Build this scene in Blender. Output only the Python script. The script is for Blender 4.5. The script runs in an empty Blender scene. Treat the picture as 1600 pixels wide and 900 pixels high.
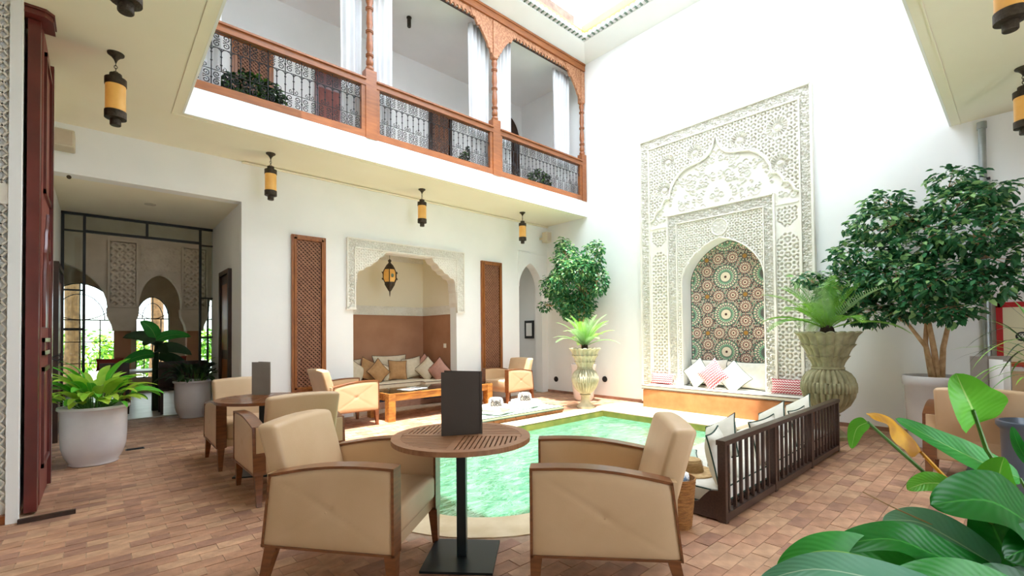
import bpy, bmesh, math, random
import numpy as np
from mathutils import Vector, Matrix
random.seed(7); RNG = np.random.default_rng(11)
S = bpy.context.scene; COL = S.collection
PI = math.pi

# ------------------------------------------------------------------ camera
cam = bpy.data.cameras.new('camera'); camo = bpy.data.objects.new('camera', cam); COL.objects.link(camo)
YAW, PITCH, ROLL, FPX, CYP = 0.840197096, 0.0175205283, -0.00903590256, 719.554, 510.7327
_f = Vector((math.cos(YAW), math.sin(YAW), 0)); _r = Vector((math.sin(YAW), -math.cos(YAW), 0)); _u = Vector((0, 0, 1))
_f2 = _f*math.cos(PITCH) + _u*math.sin(PITCH); _u2 = _u*math.cos(PITCH) - _f*math.sin(PITCH)
_r3 = _r*math.cos(ROLL) + _u2*math.sin(ROLL); _u3 = _u2*math.cos(ROLL) - _r*math.sin(ROLL)
camo.matrix_world = Matrix(((_r3.x, _u3.x, -_f2.x, 0), (_r3.y, _u3.y, -_f2.y, 0), (_r3.z, _u3.z, -_f2.z, 1.35), (0, 0, 0, 1)))
cam.sensor_fit = 'HORIZONTAL'; cam.sensor_width = 36.0; cam.lens = FPX*36/1600; cam.shift_y = (CYP-450)/1600
cam.clip_start = 0.05; cam.clip_end = 200
S.camera = camo

# ------------------------------------------------------------------ light
w = bpy.data.worlds.new('world'); S.world = w; w.use_nodes = True
bg = w.node_tree.nodes['Background']; bg.inputs[0].default_value = (0.82, 0.905, 1.0, 1); bg.inputs[1].default_value = 5.2
sun = bpy.data.lights.new('sun', 'SUN'); suno = bpy.data.objects.new('sun', sun); COL.objects.link(suno)
sun.energy = 12.0; sun.angle = math.radians(0.7); sun.color = (1.0, 0.95, 0.88)
suno.rotation_euler = Vector((0.076, 0.16, -1)).to_track_quat('-Z', 'Y').to_euler()
suno.location = (4, 3, 12)
S.view_settings.view_transform = 'Standard'; S.view_settings.look = 'None'; S.view_settings.gamma = 1
S.view_settings.use_curve_mapping = False; S.view_settings.exposure = 0.5
S.cycles.max_bounces = 12; S.cycles.diffuse_bounces = 7; S.cycles.glossy_bounces = 4; S.cycles.transparent_max_bounces = 16
S.cycles.caustics_reflective = False; S.cycles.caustics_refractive = False; S.cycles.sample_clamp_indirect = 8

# ------------------------------------------------------------------ materials
def srgb(h):
    if isinstance(h, str):
        h = h.lstrip('#'); c = [int(h[i:i+2], 16)/255 for i in (0, 2, 4)]
    else: c = h
    return tuple((x/12.92 if x <= 0.04045 else ((x+0.055)/1.055)**2.4) for x in c) + (1,)
M = {}
def mat(name, c1, c2=None, rough=.6, metal=0, scale=8, bump=0, bscale=40, detail=4, stretch=None, spec=.5, emit=None, estr=0, coat=0, rnd=0, contrast=(.3, .7), trans=0):
    m = bpy.data.materials.new(name); m.use_nodes = True; nt = m.node_tree; N = nt.nodes; L = nt.links
    p = N['Principled BSDF']; p.inputs['Roughness'].default_value = rough; p.inputs['Metallic'].default_value = metal
    p.inputs['Specular IOR Level'].default_value = spec; p.inputs['Coat Weight'].default_value = coat; p.inputs['Coat Roughness'].default_value = .15
    tc = N.new('ShaderNodeTexCoord'); mp = N.new('ShaderNodeMapping'); L.new(tc.outputs['Object'], mp.inputs[0])
    if stretch: mp.inputs['Scale'].default_value = stretch
    col = None
    if c2 is not None:
        n = N.new('ShaderNodeTexNoise'); n.inputs['Scale'].default_value = scale; n.inputs['Detail'].default_value = detail
        L.new(mp.outputs[0], n.inputs['Vector'])
        r = N.new('ShaderNodeValToRGB'); r.color_ramp.elements[0].position = contrast[0]; r.color_ramp.elements[1].position = contrast[1]
        r.color_ramp.elements[0].color = srgb(c1); r.color_ramp.elements[1].color = srgb(c2)
        L.new(n.outputs['Fac'], r.inputs[0]); col = r.outputs[0]
    if rnd:
        oi = N.new('ShaderNodeObjectInfo'); mr = N.new('ShaderNodeMapRange'); mr.inputs[3].default_value = 1-rnd; mr.inputs[4].default_value = 1+rnd
        L.new(oi.outputs['Random'], mr.inputs[0]); mx = N.new('ShaderNodeMix'); mx.data_type = 'RGBA'; mx.blend_type = 'MULTIPLY'; mx.inputs[0].default_value = 1
        if col: L.new(col, mx.inputs[6])
        else: mx.inputs[6].default_value = srgb(c1)
        cb = N.new('ShaderNodeCombineColor'); [L.new(mr.outputs[0], cb.inputs[i]) for i in range(3)]
        L.new(cb.outputs[0], mx.inputs[7]); col = mx.outputs[2]
    if col: L.new(col, p.inputs['Base Color'])
    else: p.inputs['Base Color'].default_value = srgb(c1)
    if bump:
        n2 = N.new('ShaderNodeTexNoise'); n2.inputs['Scale'].default_value = bscale; n2.inputs['Detail'].default_value = 5
        L.new(mp.outputs[0], n2.inputs['Vector']); b = N.new('ShaderNodeBump'); b.inputs['Strength'].default_value = bump; b.inputs['Distance'].default_value = .01
        L.new(n2.outputs['Fac'], b.inputs['Height']); L.new(b.outputs[0], p.inputs['Normal'])
    if emit: p.inputs['Emission Color'].default_value = srgb(emit); p.inputs['Emission Strength'].default_value = estr
    if trans:
        t = N.new('ShaderNodeBsdfTranslucent'); ms = N.new('ShaderNodeMixShader'); ms.inputs[0].default_value = trans
        if col: L.new(col, t.inputs[0])
        else: t.inputs[0].default_value = srgb(c1)
        L.new(p.outputs[0], ms.inputs[1]); L.new(t.outputs[0], ms.inputs[2]); L.new(ms.outputs[0], N['Material Output'].inputs[0])
    M[name] = m; return m
mat('white_plaster', '#f4f5f5', '#eceeee', rough=.85, scale=1.2, bump=.12, bscale=6)
mat('cream_plaster', '#f4eedb', '#efe8d2', rough=.85, scale=1, bump=.1, bscale=6)
mat('carved_plaster', '#efece4', '#e6e2d8', rough=.8, scale=6)
mat('rose_plaster', '#b98a6c', '#a9785a', rough=.8, scale=2, bump=.15, bscale=10)
mat('orange_plaster', '#c98a5a', '#b37345', rough=.55, scale=5, bump=.1, bscale=20, coat=.1)
mat('grout', '#b59a82', '#a0856d', rough=.95, scale=20)
BR = ['#a57c62', '#ab8469', '#9b735b', '#ad886c', '#916b58', '#a87f66']
for i, c in enumerate(BR):
    c0 = [int(c[j:j+2], 16)/255 for j in (1, 3, 5)]
    mat('brick_%d' % i, c, [min(1, x*1.17+.02) for x in c0], rough=.55, scale=9, bump=.35, bscale=30, spec=.35)
mat('sand_stone', '#e2cfae', '#cdb68d', rough=.6, scale=5, bump=.1)
mat('deck_stone', '#eadfc6', '#d8c59a', rough=.6, scale=3, bump=.1)
mat('pool_tile', '#8fc9a4', '#6fb48c', rough=.5, scale=5)
mat('pool_edge_moss', '#8f8a3c', '#66702c', rough=.6, scale=6)
mat('orange_wood', '#a3602f', '#7f451f', rough=.42, scale=5, stretch=(1, 6, 6), coat=.25, contrast=(.25, .75))
mat('carved_wood', '#b98460', '#9a6546', rough=.6, scale=26, bump=.9, bscale=55, contrast=(.4, .6))
mat('chair_wood', '#86502a', '#64381a', rough=.35, scale=6, stretch=(1, 1, 8), coat=.35)
mat('teak', '#9e7150', '#855a3c', rough=.5, scale=10, stretch=(1, 9, 1))
mat('panel_wood', '#a3622a', '#7e461b', rough=.45, scale=6, stretch=(6, 6, 1), coat=.2)
mat('lattice_wood', '#9a6c52', '#80543f', rough=.6, scale=20)
mat('dark_recess', '#1c0f0a', rough=.9)  # near-black colour stands in for shade inside openings
mat('red_door', '#6b2620', '#4d1714', rough=.32, scale=3, coat=.4, bump=.06, bscale=30)
mat('red_door_face', '#8a4a40', '#77382f', rough=.55, scale=8, bump=.15, bscale=30)
mat('dark_wood', '#3d2418', '#2a1710', rough=.5, scale=6)
mat('bench_wood', '#46322a', '#362520', rough=.4, scale=8, stretch=(1, 8, 8), coat=.2)
mat('iron', '#2e2e33', rough=.5, metal=.3)
mat('steel_frame', '#15191a', rough=.6)
mat('black_base', '#1f2a30', rough=.35, metal=.3)
mat('bronze', '#4a4034', '#332a20', rough=.5, metal=.6, scale=40, bump=.5, bscale=120)
mat('amber_glass', '#cfa458', '#bd8c40', rough=.35, scale=8, emit='#ffb050', estr=.15)
mat('leather', '#d0b290', '#c5a682', rough=.42, scale=3, bump=.05, bscale=120, spec=.4)
mat('leather_light', '#e0cfb2', '#d9c5a5', rough=.45, scale=3, bump=.05, bscale=120, spec=.4)
mat('canvas', '#e9e5da', '#dedacd', rough=.9, scale=14, bump=.1, bscale=120)
mat('cream_cloth', '#d9ccb4', '#cebfa4', rough=.9, scale=14, bump=.15, bscale=120)
mat('tan_cloth', '#b98f62', '#a87e52', rough=.9, scale=14, bump=.2, bscale=120)
mat('pink_cloth', '#c79684', '#b98676', rough=.9, scale=14)
mat('mint_cloth', '#cfe0d2', '#bfd6c6', rough=.9, scale=14)
mat('piping_green', '#2f4a40', rough=.8); mat('piping_brown', '#4a3226', rough=.8)
mat('curtain', '#f3f3f3', '#e8e9ec', rough=.9, scale=2, trans=.3)
mat('stone_urn', '#b0aa88', '#878263', rough=.85, scale=9, bump=.5, bscale=30)
mat('stone_urn_pale', '#c6bfa6', '#a39c84', rough=.85, scale=9, bump=.5, bscale=30)
mat('white_glaze', '#e4e2e4', '#d2d0d6', rough=.25, scale=3, coat=.3)
mat('blue_glaze', '#5a6878', '#48566a', rough=.3, scale=5, coat=.3)
mat('soil', '#3a2a1e', '#2a1d14', rough=1, scale=30, bump=.8)
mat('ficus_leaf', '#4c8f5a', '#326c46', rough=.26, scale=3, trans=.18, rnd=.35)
mat('ficus_leaf_lit', '#a9cc86', '#7db56a', rough=.35, scale=3, trans=.3)
mat('lime_leaf', '#c8e65a', '#98cc42', rough=.35, scale=5, trans=.35, rnd=.2)
mat('dark_leaf', '#2a4a26', '#1d3a1d', rough=.4, scale=5, trans=.15, rnd=.2)
mat('palm_leaf', '#9ad04e', '#66a838', rough=.45, scale=5, trans=.3)
mat('palm_leaf_pale', '#a3c48c', '#78a464', rough=.5, scale=5, trans=.25)
mat('bark', '#c9a880', '#a37f58', rough=.85, scale=14, bump=.6, bscale=40)
mat('stalk', '#5a8a3a', '#3f6d2b', rough=.5, scale=5)
mat('yellow_leaf', '#e0a820', '#a8701c', rough=.5, scale=9, trans=.3, contrast=(.42, .62))
mat('menu_cover', '#3f352d', '#382f28', rough=.7, scale=4)
mat('menu_grey', '#8a837b', '#7e766e', rough=.6, scale=4)
mat('paper', '#efefec', rough=.8)
mat('ink', '#222226', rough=.7)
mat('straw', '#d8b98a', '#b8925f', rough=.8, scale=30, stretch=(1, 1, 12), bump=.6, bscale=80)
mat('white_straw', '#f4efe6', '#e8dfd0', rough=.8, scale=30, bump=.3, bscale=80)
mat('wicker', '#b07a3c', '#7d4f22', rough=.7, scale=20, stretch=(1, 1, 4), bump=1, bscale=60)
mat('towel', '#eef2f8', '#7f9ac0', rough=.95, scale=22, contrast=(.55, .62))
mat('white_towel', '#f5f6f7', '#e9edf0', rough=.95, scale=10, bump=.3)
mat('beige_plastic', '#c9bfa9', rough=.5); mat('black_plastic', '#17171a', rough=.5)
mat('red_paint', '#b5121b', rough=.4); mat('cabinet_cream', '#e6e0c0', rough=.5)
mat('galvanised', '#aeb4b4', '#8f9696', rough=.4, metal=.6, scale=6)
mat('pallet_wood', '#8a6038', '#6e4826', rough=.7, scale=9, stretch=(1, 8, 1))
mat('rustic_wood', '#c78a3c', '#96602a', rough=.5, scale=5, stretch=(1, 5, 5), bump=.2, contrast=(.35, .6))
mat('green_glaze', '#647a69', rough=.3, coat=.3)
mat('yellow_pine', '#d9a04e', '#b97f36', rough=.5, scale=6)
mat('grey_timber', '#8a7566', '#6b584c', rough=.8, scale=8)
mat('green_timber', '#8fa070', '#7b8c60', rough=.7, scale=5)
mat('navy_base', '#1a2433', rough=.8)
mat('garden_green', '#6fa53c', '#3f7a2a', rough=.7, scale=6, trans=.2)
mat('palm_trunk', '#8f6c48', '#5f452c', rough=.9, scale=12, bump=.5)
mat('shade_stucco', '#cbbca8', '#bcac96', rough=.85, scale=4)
mat('marble_pale', '#d5d0c5', '#bfb8aa', rough=.35, scale=3)
mat('red_cloth', '#8a2a26', rough=.9)
mat('zel_navy', '#686660', '#575958', rough=.25, scale=30, coat=.4)
mat('zel_cream', '#ece0cb', '#e0d2b8', rough=.25, scale=30, coat=.4)
mat('zel_green', '#8abf9a', '#6aa684', rough=.25, scale=30, coat=.4)
mat('zel_pink', '#d09c8c', '#bd8474', rough=.25, scale=30, coat=.4)
mat('zel_ochre', '#b0803c', rough=.25, coat=.4)
mat('zel_brown', '#4c342c', rough=.25, coat=.4)
def worn(name, k=.30, scale=1.6):
    nt = M[name].node_tree; N = nt.nodes; L = nt.links; p = N['Principled BSDF']; src = p.inputs['Base Color'].links[0].from_socket
    g = N.new('ShaderNodeNewGeometry'); n = N.new('ShaderNodeTexNoise'); n.inputs['Scale'].default_value = scale; n.inputs['Detail'].default_value = 7; n.inputs['Roughness'].default_value = .65
    L.new(g.outputs['Position'], n.inputs['Vector']); mr = N.new('ShaderNodeMapRange'); mr.inputs[1].default_value = .3; mr.inputs[2].default_value = .7; mr.inputs[3].default_value = 1-k; mr.inputs[4].default_value = 1+k*.6
    L.new(n.outputs['Fac'], mr.inputs[0]); mx = N.new('ShaderNodeMix'); mx.data_type = 'RGBA'; mx.blend_type = 'MULTIPLY'; mx.inputs[0].default_value = 1; cb = N.new('ShaderNodeCombineColor'); [L.new(mr.outputs[0], cb.inputs[i]) for i in range(3)]
    L.new(src, mx.inputs[6]); L.new(cb.outputs[0], mx.inputs[7]); L.new(mx.outputs[2], p.inputs['Base Color'])
    L.new(mr.outputs[0], p.inputs['Roughness']) if False else None
for i in range(6): worn('brick_%d' % i)
worn('grout', .2)
def mat_glass(name, tint, r=.02, ior=1.45):
    m = bpy.data.materials.new(name); m.use_nodes = True; nt = m.node_tree; N = nt.nodes; L = nt.links
    N.remove(N['Principled BSDF']); t = N.new('ShaderNodeBsdfTransparent'); t.inputs[0].default_value = tint
    g = N.new('ShaderNodeBsdfGlossy'); g.inputs['Roughness'].default_value = r
    fr = N.new('ShaderNodeFresnel'); fr.inputs[0].default_value = ior
    ms = N.new('ShaderNodeMixShader'); L.new(fr.outputs[0], ms.inputs[0]); L.new(t.outputs[0], ms.inputs[1]); L.new(g.outputs[0], ms.inputs[2])
    L.new(ms.outputs[0], N['Material Output'].inputs[0]); M[name] = m
    return m, nt, g, fr
mat_glass('clear_glass', (.86, .9, .88, 1))
m, nt, g, fr = mat_glass('pool_water', (.45, .86, .68, 1), .06, 1.33)
def _w(nt):
    N = nt.nodes; L = nt.links; ms = [x for x in N if x.type == 'MIX_SHADER'][0]; tr_ = [x for x in N if x.type == 'BSDF_TRANSPARENT'][0]
    df = N.new('ShaderNodeBsdfDiffuse'); tc = N.new('ShaderNodeTexCoord')
    mu = N.new('ShaderNodeMix'); mu.data_type = 'RGBA'; mu.inputs[6].default_value = srgb('#57a885'); mu.inputs[7].default_value = srgb('#94d6ba')
    n2 = N.new('ShaderNodeTexNoise'); n2.inputs['Scale'].default_value = 3.5; n2.inputs['Detail'].default_value = 6; n2.inputs['Distortion'].default_value = 2.5; mp = N.new('ShaderNodeMapping'); mp.inputs['Scale'].default_value = (1, 2.2, 1); mp.inputs['Rotation'].default_value = (0, 0, .7)
    L.new(tc.outputs['Object'], mp.inputs[0]); L.new(mp.outputs[0], n2.inputs['Vector']); rr = N.new('ShaderNodeValToRGB'); rr.color_ramp.elements[0].position = .42; rr.color_ramp.elements[1].position = .66
    L.new(n2.outputs['Fac'], rr.inputs[0]); L.new(rr.outputs[0], mu.inputs[0]); L.new(mu.outputs[2], df.inputs[0])
    m2 = N.new('ShaderNodeMixShader'); m2.inputs[0].default_value = .55; L.new(tr_.outputs[0], m2.inputs[1]); L.new(df.outputs[0], m2.inputs[2]); L.new(m2.outputs[0], ms.inputs[1])
    n = N.new('ShaderNodeTexNoise'); n.inputs['Scale'].default_value = 4; n.inputs['Detail'].default_value = 3; n.inputs['Distortion'].default_value = .8
    L.new(mp.outputs[0], n.inputs['Vector']); b = N.new('ShaderNodeBump'); b.inputs['Strength'].default_value = .35; b.inputs['Distance'].default_value = .05
    L.new(n.outputs['Fac'], b.inputs['Height']); L.new(b.outputs[0], g.inputs['Normal']); L.new(b.outputs[0], fr.inputs['Normal'])
    fm = N.new('ShaderNodeMath'); fm.operation = 'MULTIPLY'; fm.inputs[1].default_value = .55; L.new(fr.outputs[0], fm.inputs[0]); L.new(fm.outputs[0], ms.inputs[0])
_w(nt)
def mat_chevron(name, a, c, s):
    m = mat(name, a, rough=.9); nt = m.node_tree; N = nt.nodes; L = nt.links
    tc = N['Texture Coordinate']; sx = N.new('ShaderNodeSeparateXYZ'); L.new(tc.outputs['Object'], sx.inputs[0])
    def mth(op, x, y):
        q = N.new('ShaderNodeMath'); q.operation = op
        for i, v in enumerate((x, y)):
            if hasattr(v, 'links') or not isinstance(v, (int, float)): L.new(v, q.inputs[i])
            else: q.inputs[i].default_value = v
        return q.outputs[0]
    u = mth('MULTIPLY', sx.outputs[0], s); v = mth('MULTIPLY', sx.outputs[2], s)
    z = mth('PINGPONG', u, .5); t = mth('ADD', mth('MULTIPLY', z, 1.0), v); fr = mth('PINGPONG', t, .5); st = mth('GREATER_THAN', fr, .27)
    mx = N.new('ShaderNodeMix'); mx.data_type = 'RGBA'; L.new(st, mx.inputs[0]); mx.inputs[6].default_value = srgb(a); mx.inputs[7].default_value = srgb(c)
    L.new(mx.outputs[2], N['Principled BSDF'].inputs['Base Color'])
mat_chevron('chevron_red', '#b53a48', '#f0dedc', 26)
def mat_veins(name, c1, c2, cv, freq):
    """leaf with parallel side veins: uses the leaf's UV (u across, v along)"""
    m = mat(name, c1, c2, rough=.42, scale=4, trans=.25, spec=.35); nt = m.node_tree; N = nt.nodes; L = nt.links
    uv = N.new('ShaderNodeUVMap'); sx = N.new('ShaderNodeSeparateXYZ'); L.new(uv.outputs[0], sx.inputs[0])
    def mth(op, x, y=0.0):
        q = N.new('ShaderNodeMath'); q.operation = op
        for i, v in enumerate((x, y)):
            if isinstance(v, (int, float)): q.inputs[i].default_value = v
            else: L.new(v, q.inputs[i])
        return q.outputs[0]
    au = mth('ABSOLUTE', mth('SUBTRACT', sx.outputs[0], .5))
    t = mth('SUBTRACT', mth('MULTIPLY', sx.outputs[1], freq), mth('MULTIPLY', au, freq*.45))
    s = mth('SINE', mth('MULTIPLY', t, 2*PI)); b = N.new('ShaderNodeBump'); b.inputs['Strength'].default_value = .22; b.inputs['Distance'].default_value = .0012
    L.new(s, b.inputs['Height']); L.new(b.outputs[0], N['Principled BSDF'].inputs['Normal'])
    mid = mth('LESS_THAN', au, .018); mx = N.new('ShaderNodeMix'); mx.data_type = 'RGBA'; L.new(mid, mx.inputs[0])
    src = N['Principled BSDF'].inputs['Base Color'].links[0].from_socket; L.new(src, mx.inputs[6]); mx.inputs[7].default_value = srgb(cv)
    L.new(mx.outputs[2], N['Principled BSDF'].inputs['Base Color'])
mat_veins('lily_deep', '#128021', '#0b5a15', '#3f9a38', 13)
mat_veins('lily_mid', '#45ab42', '#258a34', '#8cc46a', 13)
mat_veins('lily_bluish', '#7db89a', '#4a9470', '#b8dcc0', 14)
mat_veins('lily_bright', '#6cc23a', '#4da52c', '#bfe58a', 12)

# ------------------------------------------------------------------ mesh helpers
class MB:
    def __init__(s): s.v = []; s.f = []; s.m = []; s.mi = 0; s.uv = None
    def add(s, vs, fs, T=None, mi=None):
        o = len(s.v)
        s.v += [tuple(T @ Vector(p)) for p in vs] if T else [tuple(p) for p in vs]
        s.f += [tuple(i+o for i in f) for f in fs]; s.m += [s.mi if mi is None else mi]*len(fs); return s
    def box(s, x0, x1, y0, y1, z0, z1, T=None, mi=None):
        return s.add([(x0,y0,z0),(x1,y0,z0),(x1,y1,z0),(x0,y1,z0),(x0,y0,z1),(x1,y0,z1),(x1,y1,z1),(x0,y1,z1)],
                     [(0,3,2,1),(4,5,6,7),(0,1,5,4),(1,2,6,5),(2,3,7,6),(3,0,4,7)], T, mi)
    def bar(s, a, b, wd, ht=None, up=(0,0,1), mi=None):
        a, b = Vector(a), Vector(b); d = b-a; L = d.length; d.normalize(); up = Vector(up)
        if abs(d.dot(up)) > .98: up = Vector((1,0,0))
        x = d.cross(up).normalized(); y = x.cross(d); ht = wd if ht is None else ht
        T = Matrix(((x.x,d.x,y.x,a.x),(x.y,d.y,y.y,a.y),(x.z,d.z,y.z,a.z),(0,0,0,1)))
        return s.box(-wd/2, wd/2, 0, L, -ht/2, ht/2, T, mi)
    def taper(s, a, b, wa, wb, mi=None):
        a, b = Vector(a), Vector(b); vs = []
        for p, w_ in ((a, wa), (b, wb)): vs += [p+Vector((dx*w_/2, dy*w_/2, 0)) for dx, dy in ((-1,-1),(1,-1),(1,1),(-1,1))]
        return s.add(vs, [(0,3,2,1),(4,5,6,7),(0,1,5,4),(1,2,6,5),(2,3,7,6),(3,0,4,7)], None, mi)
    def tube(s, pts, r, n=6, mi=None, closed=False, caps=True):
        pts = [Vector(p) for p in pts]; k = len(pts); rr = r if hasattr(r, '__len__') else [r]*k
        vs = []; fs = []; ref = None
        for i, p in enumerate(pts):
            d = (pts[(i+1) % k]-pts[i-1]) if closed else (pts[min(i+1, k-1)]-pts[max(i-1, 0)])
            if d.length < 1e-9: d = Vector((0,0,1))
            d.normalize()
            if ref is None: ref = Vector((0,0,1)) if abs(d.z) < .9 else Vector((1,0,0))
            x = d.cross(ref)
            if x.length < 1e-6: x = d.orthogonal()
            x.normalize(); y = x.cross(d).normalized(); ref = y
            for j in range(n):
                a = 2*PI*j/n; vs.append(p + (x*math.cos(a)+y*math.sin(a))*rr[i])
        for i in range(k if closed else k-1):
            for j in range(n):
                a, b2 = i*n+j, i*n+(j+1) % n; c, d2 = ((i+1) % k)*n+(j+1) % n, ((i+1) % k)*n+j
                fs.append((a, b2, c, d2))
        if caps and not closed: fs.append(tuple(range(n))[::-1]); fs.append(tuple((k-1)*n+j for j in range(n)))
        return s.add(vs, fs, None, mi)
    def lathe(s, prof, n=24, c=(0,0,0), mi=None, T=None, rad=None, caps=True):
        vs = []; fs = []
        for i, (r, z) in enumerate(prof):
            for j in range(n):
                a = 2*PI*j/n; q = r*(rad(a, z, r) if rad else 1)
                vs.append((c[0]+q*math.cos(a), c[1]+q*math.sin(a), c[2]+z))
        for i in range(len(prof)-1):
            for j in range(n): fs.append((i*n+j, i*n+(j+1) % n, (i+1)*n+(j+1) % n, (i+1)*n+j))
        if caps: fs.append(tuple(range(n))[::-1]); fs.append(tuple((len(prof)-1)*n+j for j in range(n)))
        return s.add(vs, fs, T, mi)
    def prism(s, poly, t0, t1, ax='y', T=None, mi=None):
        """poly in the plane across ax, extruded from t0 to t1. ax y: (x,z); ax z: (x,y); ax x: (y,z)"""
        f = {'y': lambda p, t: (p[0], t, p[1]), 'z': lambda p, t: (p[0], p[1], t), 'x': lambda p, t: (t, p[0], p[1])}[ax]
        n = len(poly); vs = [f(p, t0) for p in poly]+[f(p, t1) for p in poly]
        fs = [tuple(range(n)), tuple(range(2*n-1, n-1, -1))]+[(i, i+n, (i+1) % n+n, (i+1) % n) for i in range(n)]
        return s.add(vs, fs, T, mi)
    def strip(s, low, top, t0, t1, ax='y', mi=None):
        """solid between polyline low and polyline top (same count)"""
        for i in range(len(low)-1): s.prism([low[i], low[i+1], top[i+1], top[i]], t0, t1, ax, None, mi)
        return s
    def grid(s, fn, nu, nv, mi=None, closed_u=False):
        vs = [fn(i/nu, j/nv) for j in range(nv+1) for i in range(nu+1)]
        fs = [(j*(nu+1)+i, j*(nu+1)+i+1, (j+1)*(nu+1)+i+1, (j+1)*(nu+1)+i) for j in range(nv) for i in range(nu)]
        return s.add(vs, fs, None, mi)
    def build(s, name, mats, parent=None, smooth=False, fix=True, loc=None):
        me = bpy.data.meshes.new(name); me.from_pydata(s.v, [], s.f)
        mats = mats if isinstance(mats, (list, tuple)) else [mats]
        for x in mats: me.materials.append(M[x])
        if len(mats) > 1: me.polygons.foreach_set('material_index', s.m)
        if fix:
            bm = bmesh.new(); bm.from_mesh(me); bmesh.ops.recalc_face_normals(bm, faces=bm.faces); bm.to_mesh(me); bm.free()
        if smooth: smooth_by_angle(me, smooth if isinstance(smooth, float) else .7)
        me.update(); return link(name, me, parent, loc)
def smooth_by_angle(me, ang):
    me.polygons.foreach_set('use_smooth', [True]*len(me.polygons))
    try: me.set_sharp_from_angle(angle=ang)
    except Exception: pass
def link(name, me, parent=None, loc=None):
    o = bpy.data.objects.new(name, me); COL.objects.link(o)
    if parent is not None: o.parent = parent
    if loc: o.location = loc
    return o
def mesh_obj(name, me_src, parent=None, loc=(0,0,0), rot=(0,0,0), sc=(1,1,1)):
    o = bpy.data.objects.new(name, me_src); COL.objects.link(o); o.location = loc; o.rotation_euler = rot; o.scale = sc
    if parent is not None: o.parent = parent
    return o
def tag(o, label, cat, group=None, kind=None):
    o['label'] = label; o['category'] = cat
    if group: o['group'] = group
    if kind: o['kind'] = kind
    return o
def thing(name, label, cat, loc=(0,0,0), rz=0, group=None):
    o = bpy.data.objects.new(name, None); COL.objects.link(o); o.location = loc; o.rotation_euler = (0,0,rz)
    o.empty_display_size = .1
    return tag(o, label, cat, group)
def struct(o): o['kind'] = 'structure'; return o
KIDS = {}
def dup(root, loc, rz, label, group=None, extra=None):
    def cp(o, par):
        c = o.copy(); COL.objects.link(c)
        if par is not None: c.parent = par
        for ch in [x for x in o.children]: cp(ch, c)
        return c
    r = cp(root, None); r.location = loc; r.rotation_euler = (0,0,rz); r['label'] = label
    if group: r['group'] = group
    return r
def rbox(x0, x1, y0, y1, z0, z1, r, seg=3, warp=None):
    """rounded box as vertex/face lists"""
    bm = bmesh.new(); bmesh.ops.create_cube(bm, size=1)
    for v in bm.verts: v.co = Vector((x0 if v.co.x < 0 else x1, y0 if v.co.y < 0 else y1, z0 if v.co.z < 0 else z1))
    bmesh.ops.bevel(bm, geom=bm.edges[:], offset=r, segments=seg, profile=.5, affect='EDGES', clamp_overlap=True)
    if warp:
        bmesh.ops.subdivide_edges(bm, edges=[e for e in bm.edges if e.calc_length() > .12], cuts=4, use_grid_fill=True)
        for v in bm.verts: v.co = Vector(warp(v.co))
    bm.verts.index_update(); vs = [tuple(v.co) for v in bm.verts]; fs = [tuple(v.index for v in f.verts) for f in bm.faces]; bm.free()
    return vs, fs
def uvgrid(name, fn, nu, nv, matname, parent=None):
    """smooth grid with UVs; fn(u,v) -> point"""
    vs = [fn(i/nu, j/nv) for j in range(nv+1) for i in range(nu+1)]
    fs = [(j*(nu+1)+i, j*(nu+1)+i+1, (j+1)*(nu+1)+i+1, (j+1)*(nu+1)+i) for j in range(nv) for i in range(nu)]
    me = bpy.data.meshes.new(name); me.from_pydata(vs, [], fs); uv = me.uv_layers.new(name='UVMap')
    co = []
    for f in fs:
        for k in f: co += [(k % (nu+1))/nu, (k//(nu+1))/nv]
    uv.data.foreach_set('uv', co); me.materials.append(M[matname]); me.polygons.foreach_set('use_smooth', [True]*len(fs)); me.update()
    return link(name, me, parent)
def np_mesh(name, V, F, mats, parent=None, mi=None, smooth=False):
    me = bpy.data.meshes.new(name); k = F.shape[1]
    me.vertices.add(len(V)); me.vertices.foreach_set('co', V.astype(np.float32).ravel())
    me.loops.add(F.size); me.loops.foreach_set('vertex_index', F.astype(np.int32).ravel())
    me.polygons.add(len(F)); me.polygons.foreach_set('loop_start', np.arange(0, F.size, k, dtype=np.int32))
    for x in (mats if isinstance(mats, (list, tuple)) else [mats]): me.materials.append(M[x])
    if mi is not None: me.polygons.foreach_set('material_index', mi.astype(np.int32))
    if smooth: me.polygons.foreach_set('use_smooth', np.ones(len(F), dtype=bool))
    me.update(calc_edges=True); me.validate(); return link(name, me, parent)
def pillow(wd, ht, th, n=12):
    """cushion in the local xz plane centred on origin, y is thickness"""
    mb = MB(); vs = []; fs = []
    for side in (1, -1):
        o = len(vs)
        for j in range(n+1):
            for i in range(n+1):
                u, v = 2*i/n-1, 2*j/n-1
                px = wd/2*u*(1-.09*(1-v*v)); pz = ht/2*v*(1-.09*(1-u*u))
                t = th/2*((1-abs(u)**2.6)*(1-abs(v)**2.6))**.55
                vs.append((px, side*t, pz))
        for j in range(n):
            for i in range(n):
                q = (o+j*(n+1)+i, o+j*(n+1)+i+1, o+(j+1)*(n+1)+i+1, o+(j+1)*(n+1)+i)
                fs.append(q if side < 0 else q[::-1])
    mb.add(vs, fs)
    edge = []
    for k in range(4*n):
        s_, t_ = divmod(k, n); a = 2*t_/n-1
        u, v = [(a, -1), (1, a), (-a, 1), (-1, -a)][s_]
        edge.append((wd/2*u*(1-.09*(1-v*v)), 0, ht/2*v*(1-.09*(1-u*u))))
    return mb, edge
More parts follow.
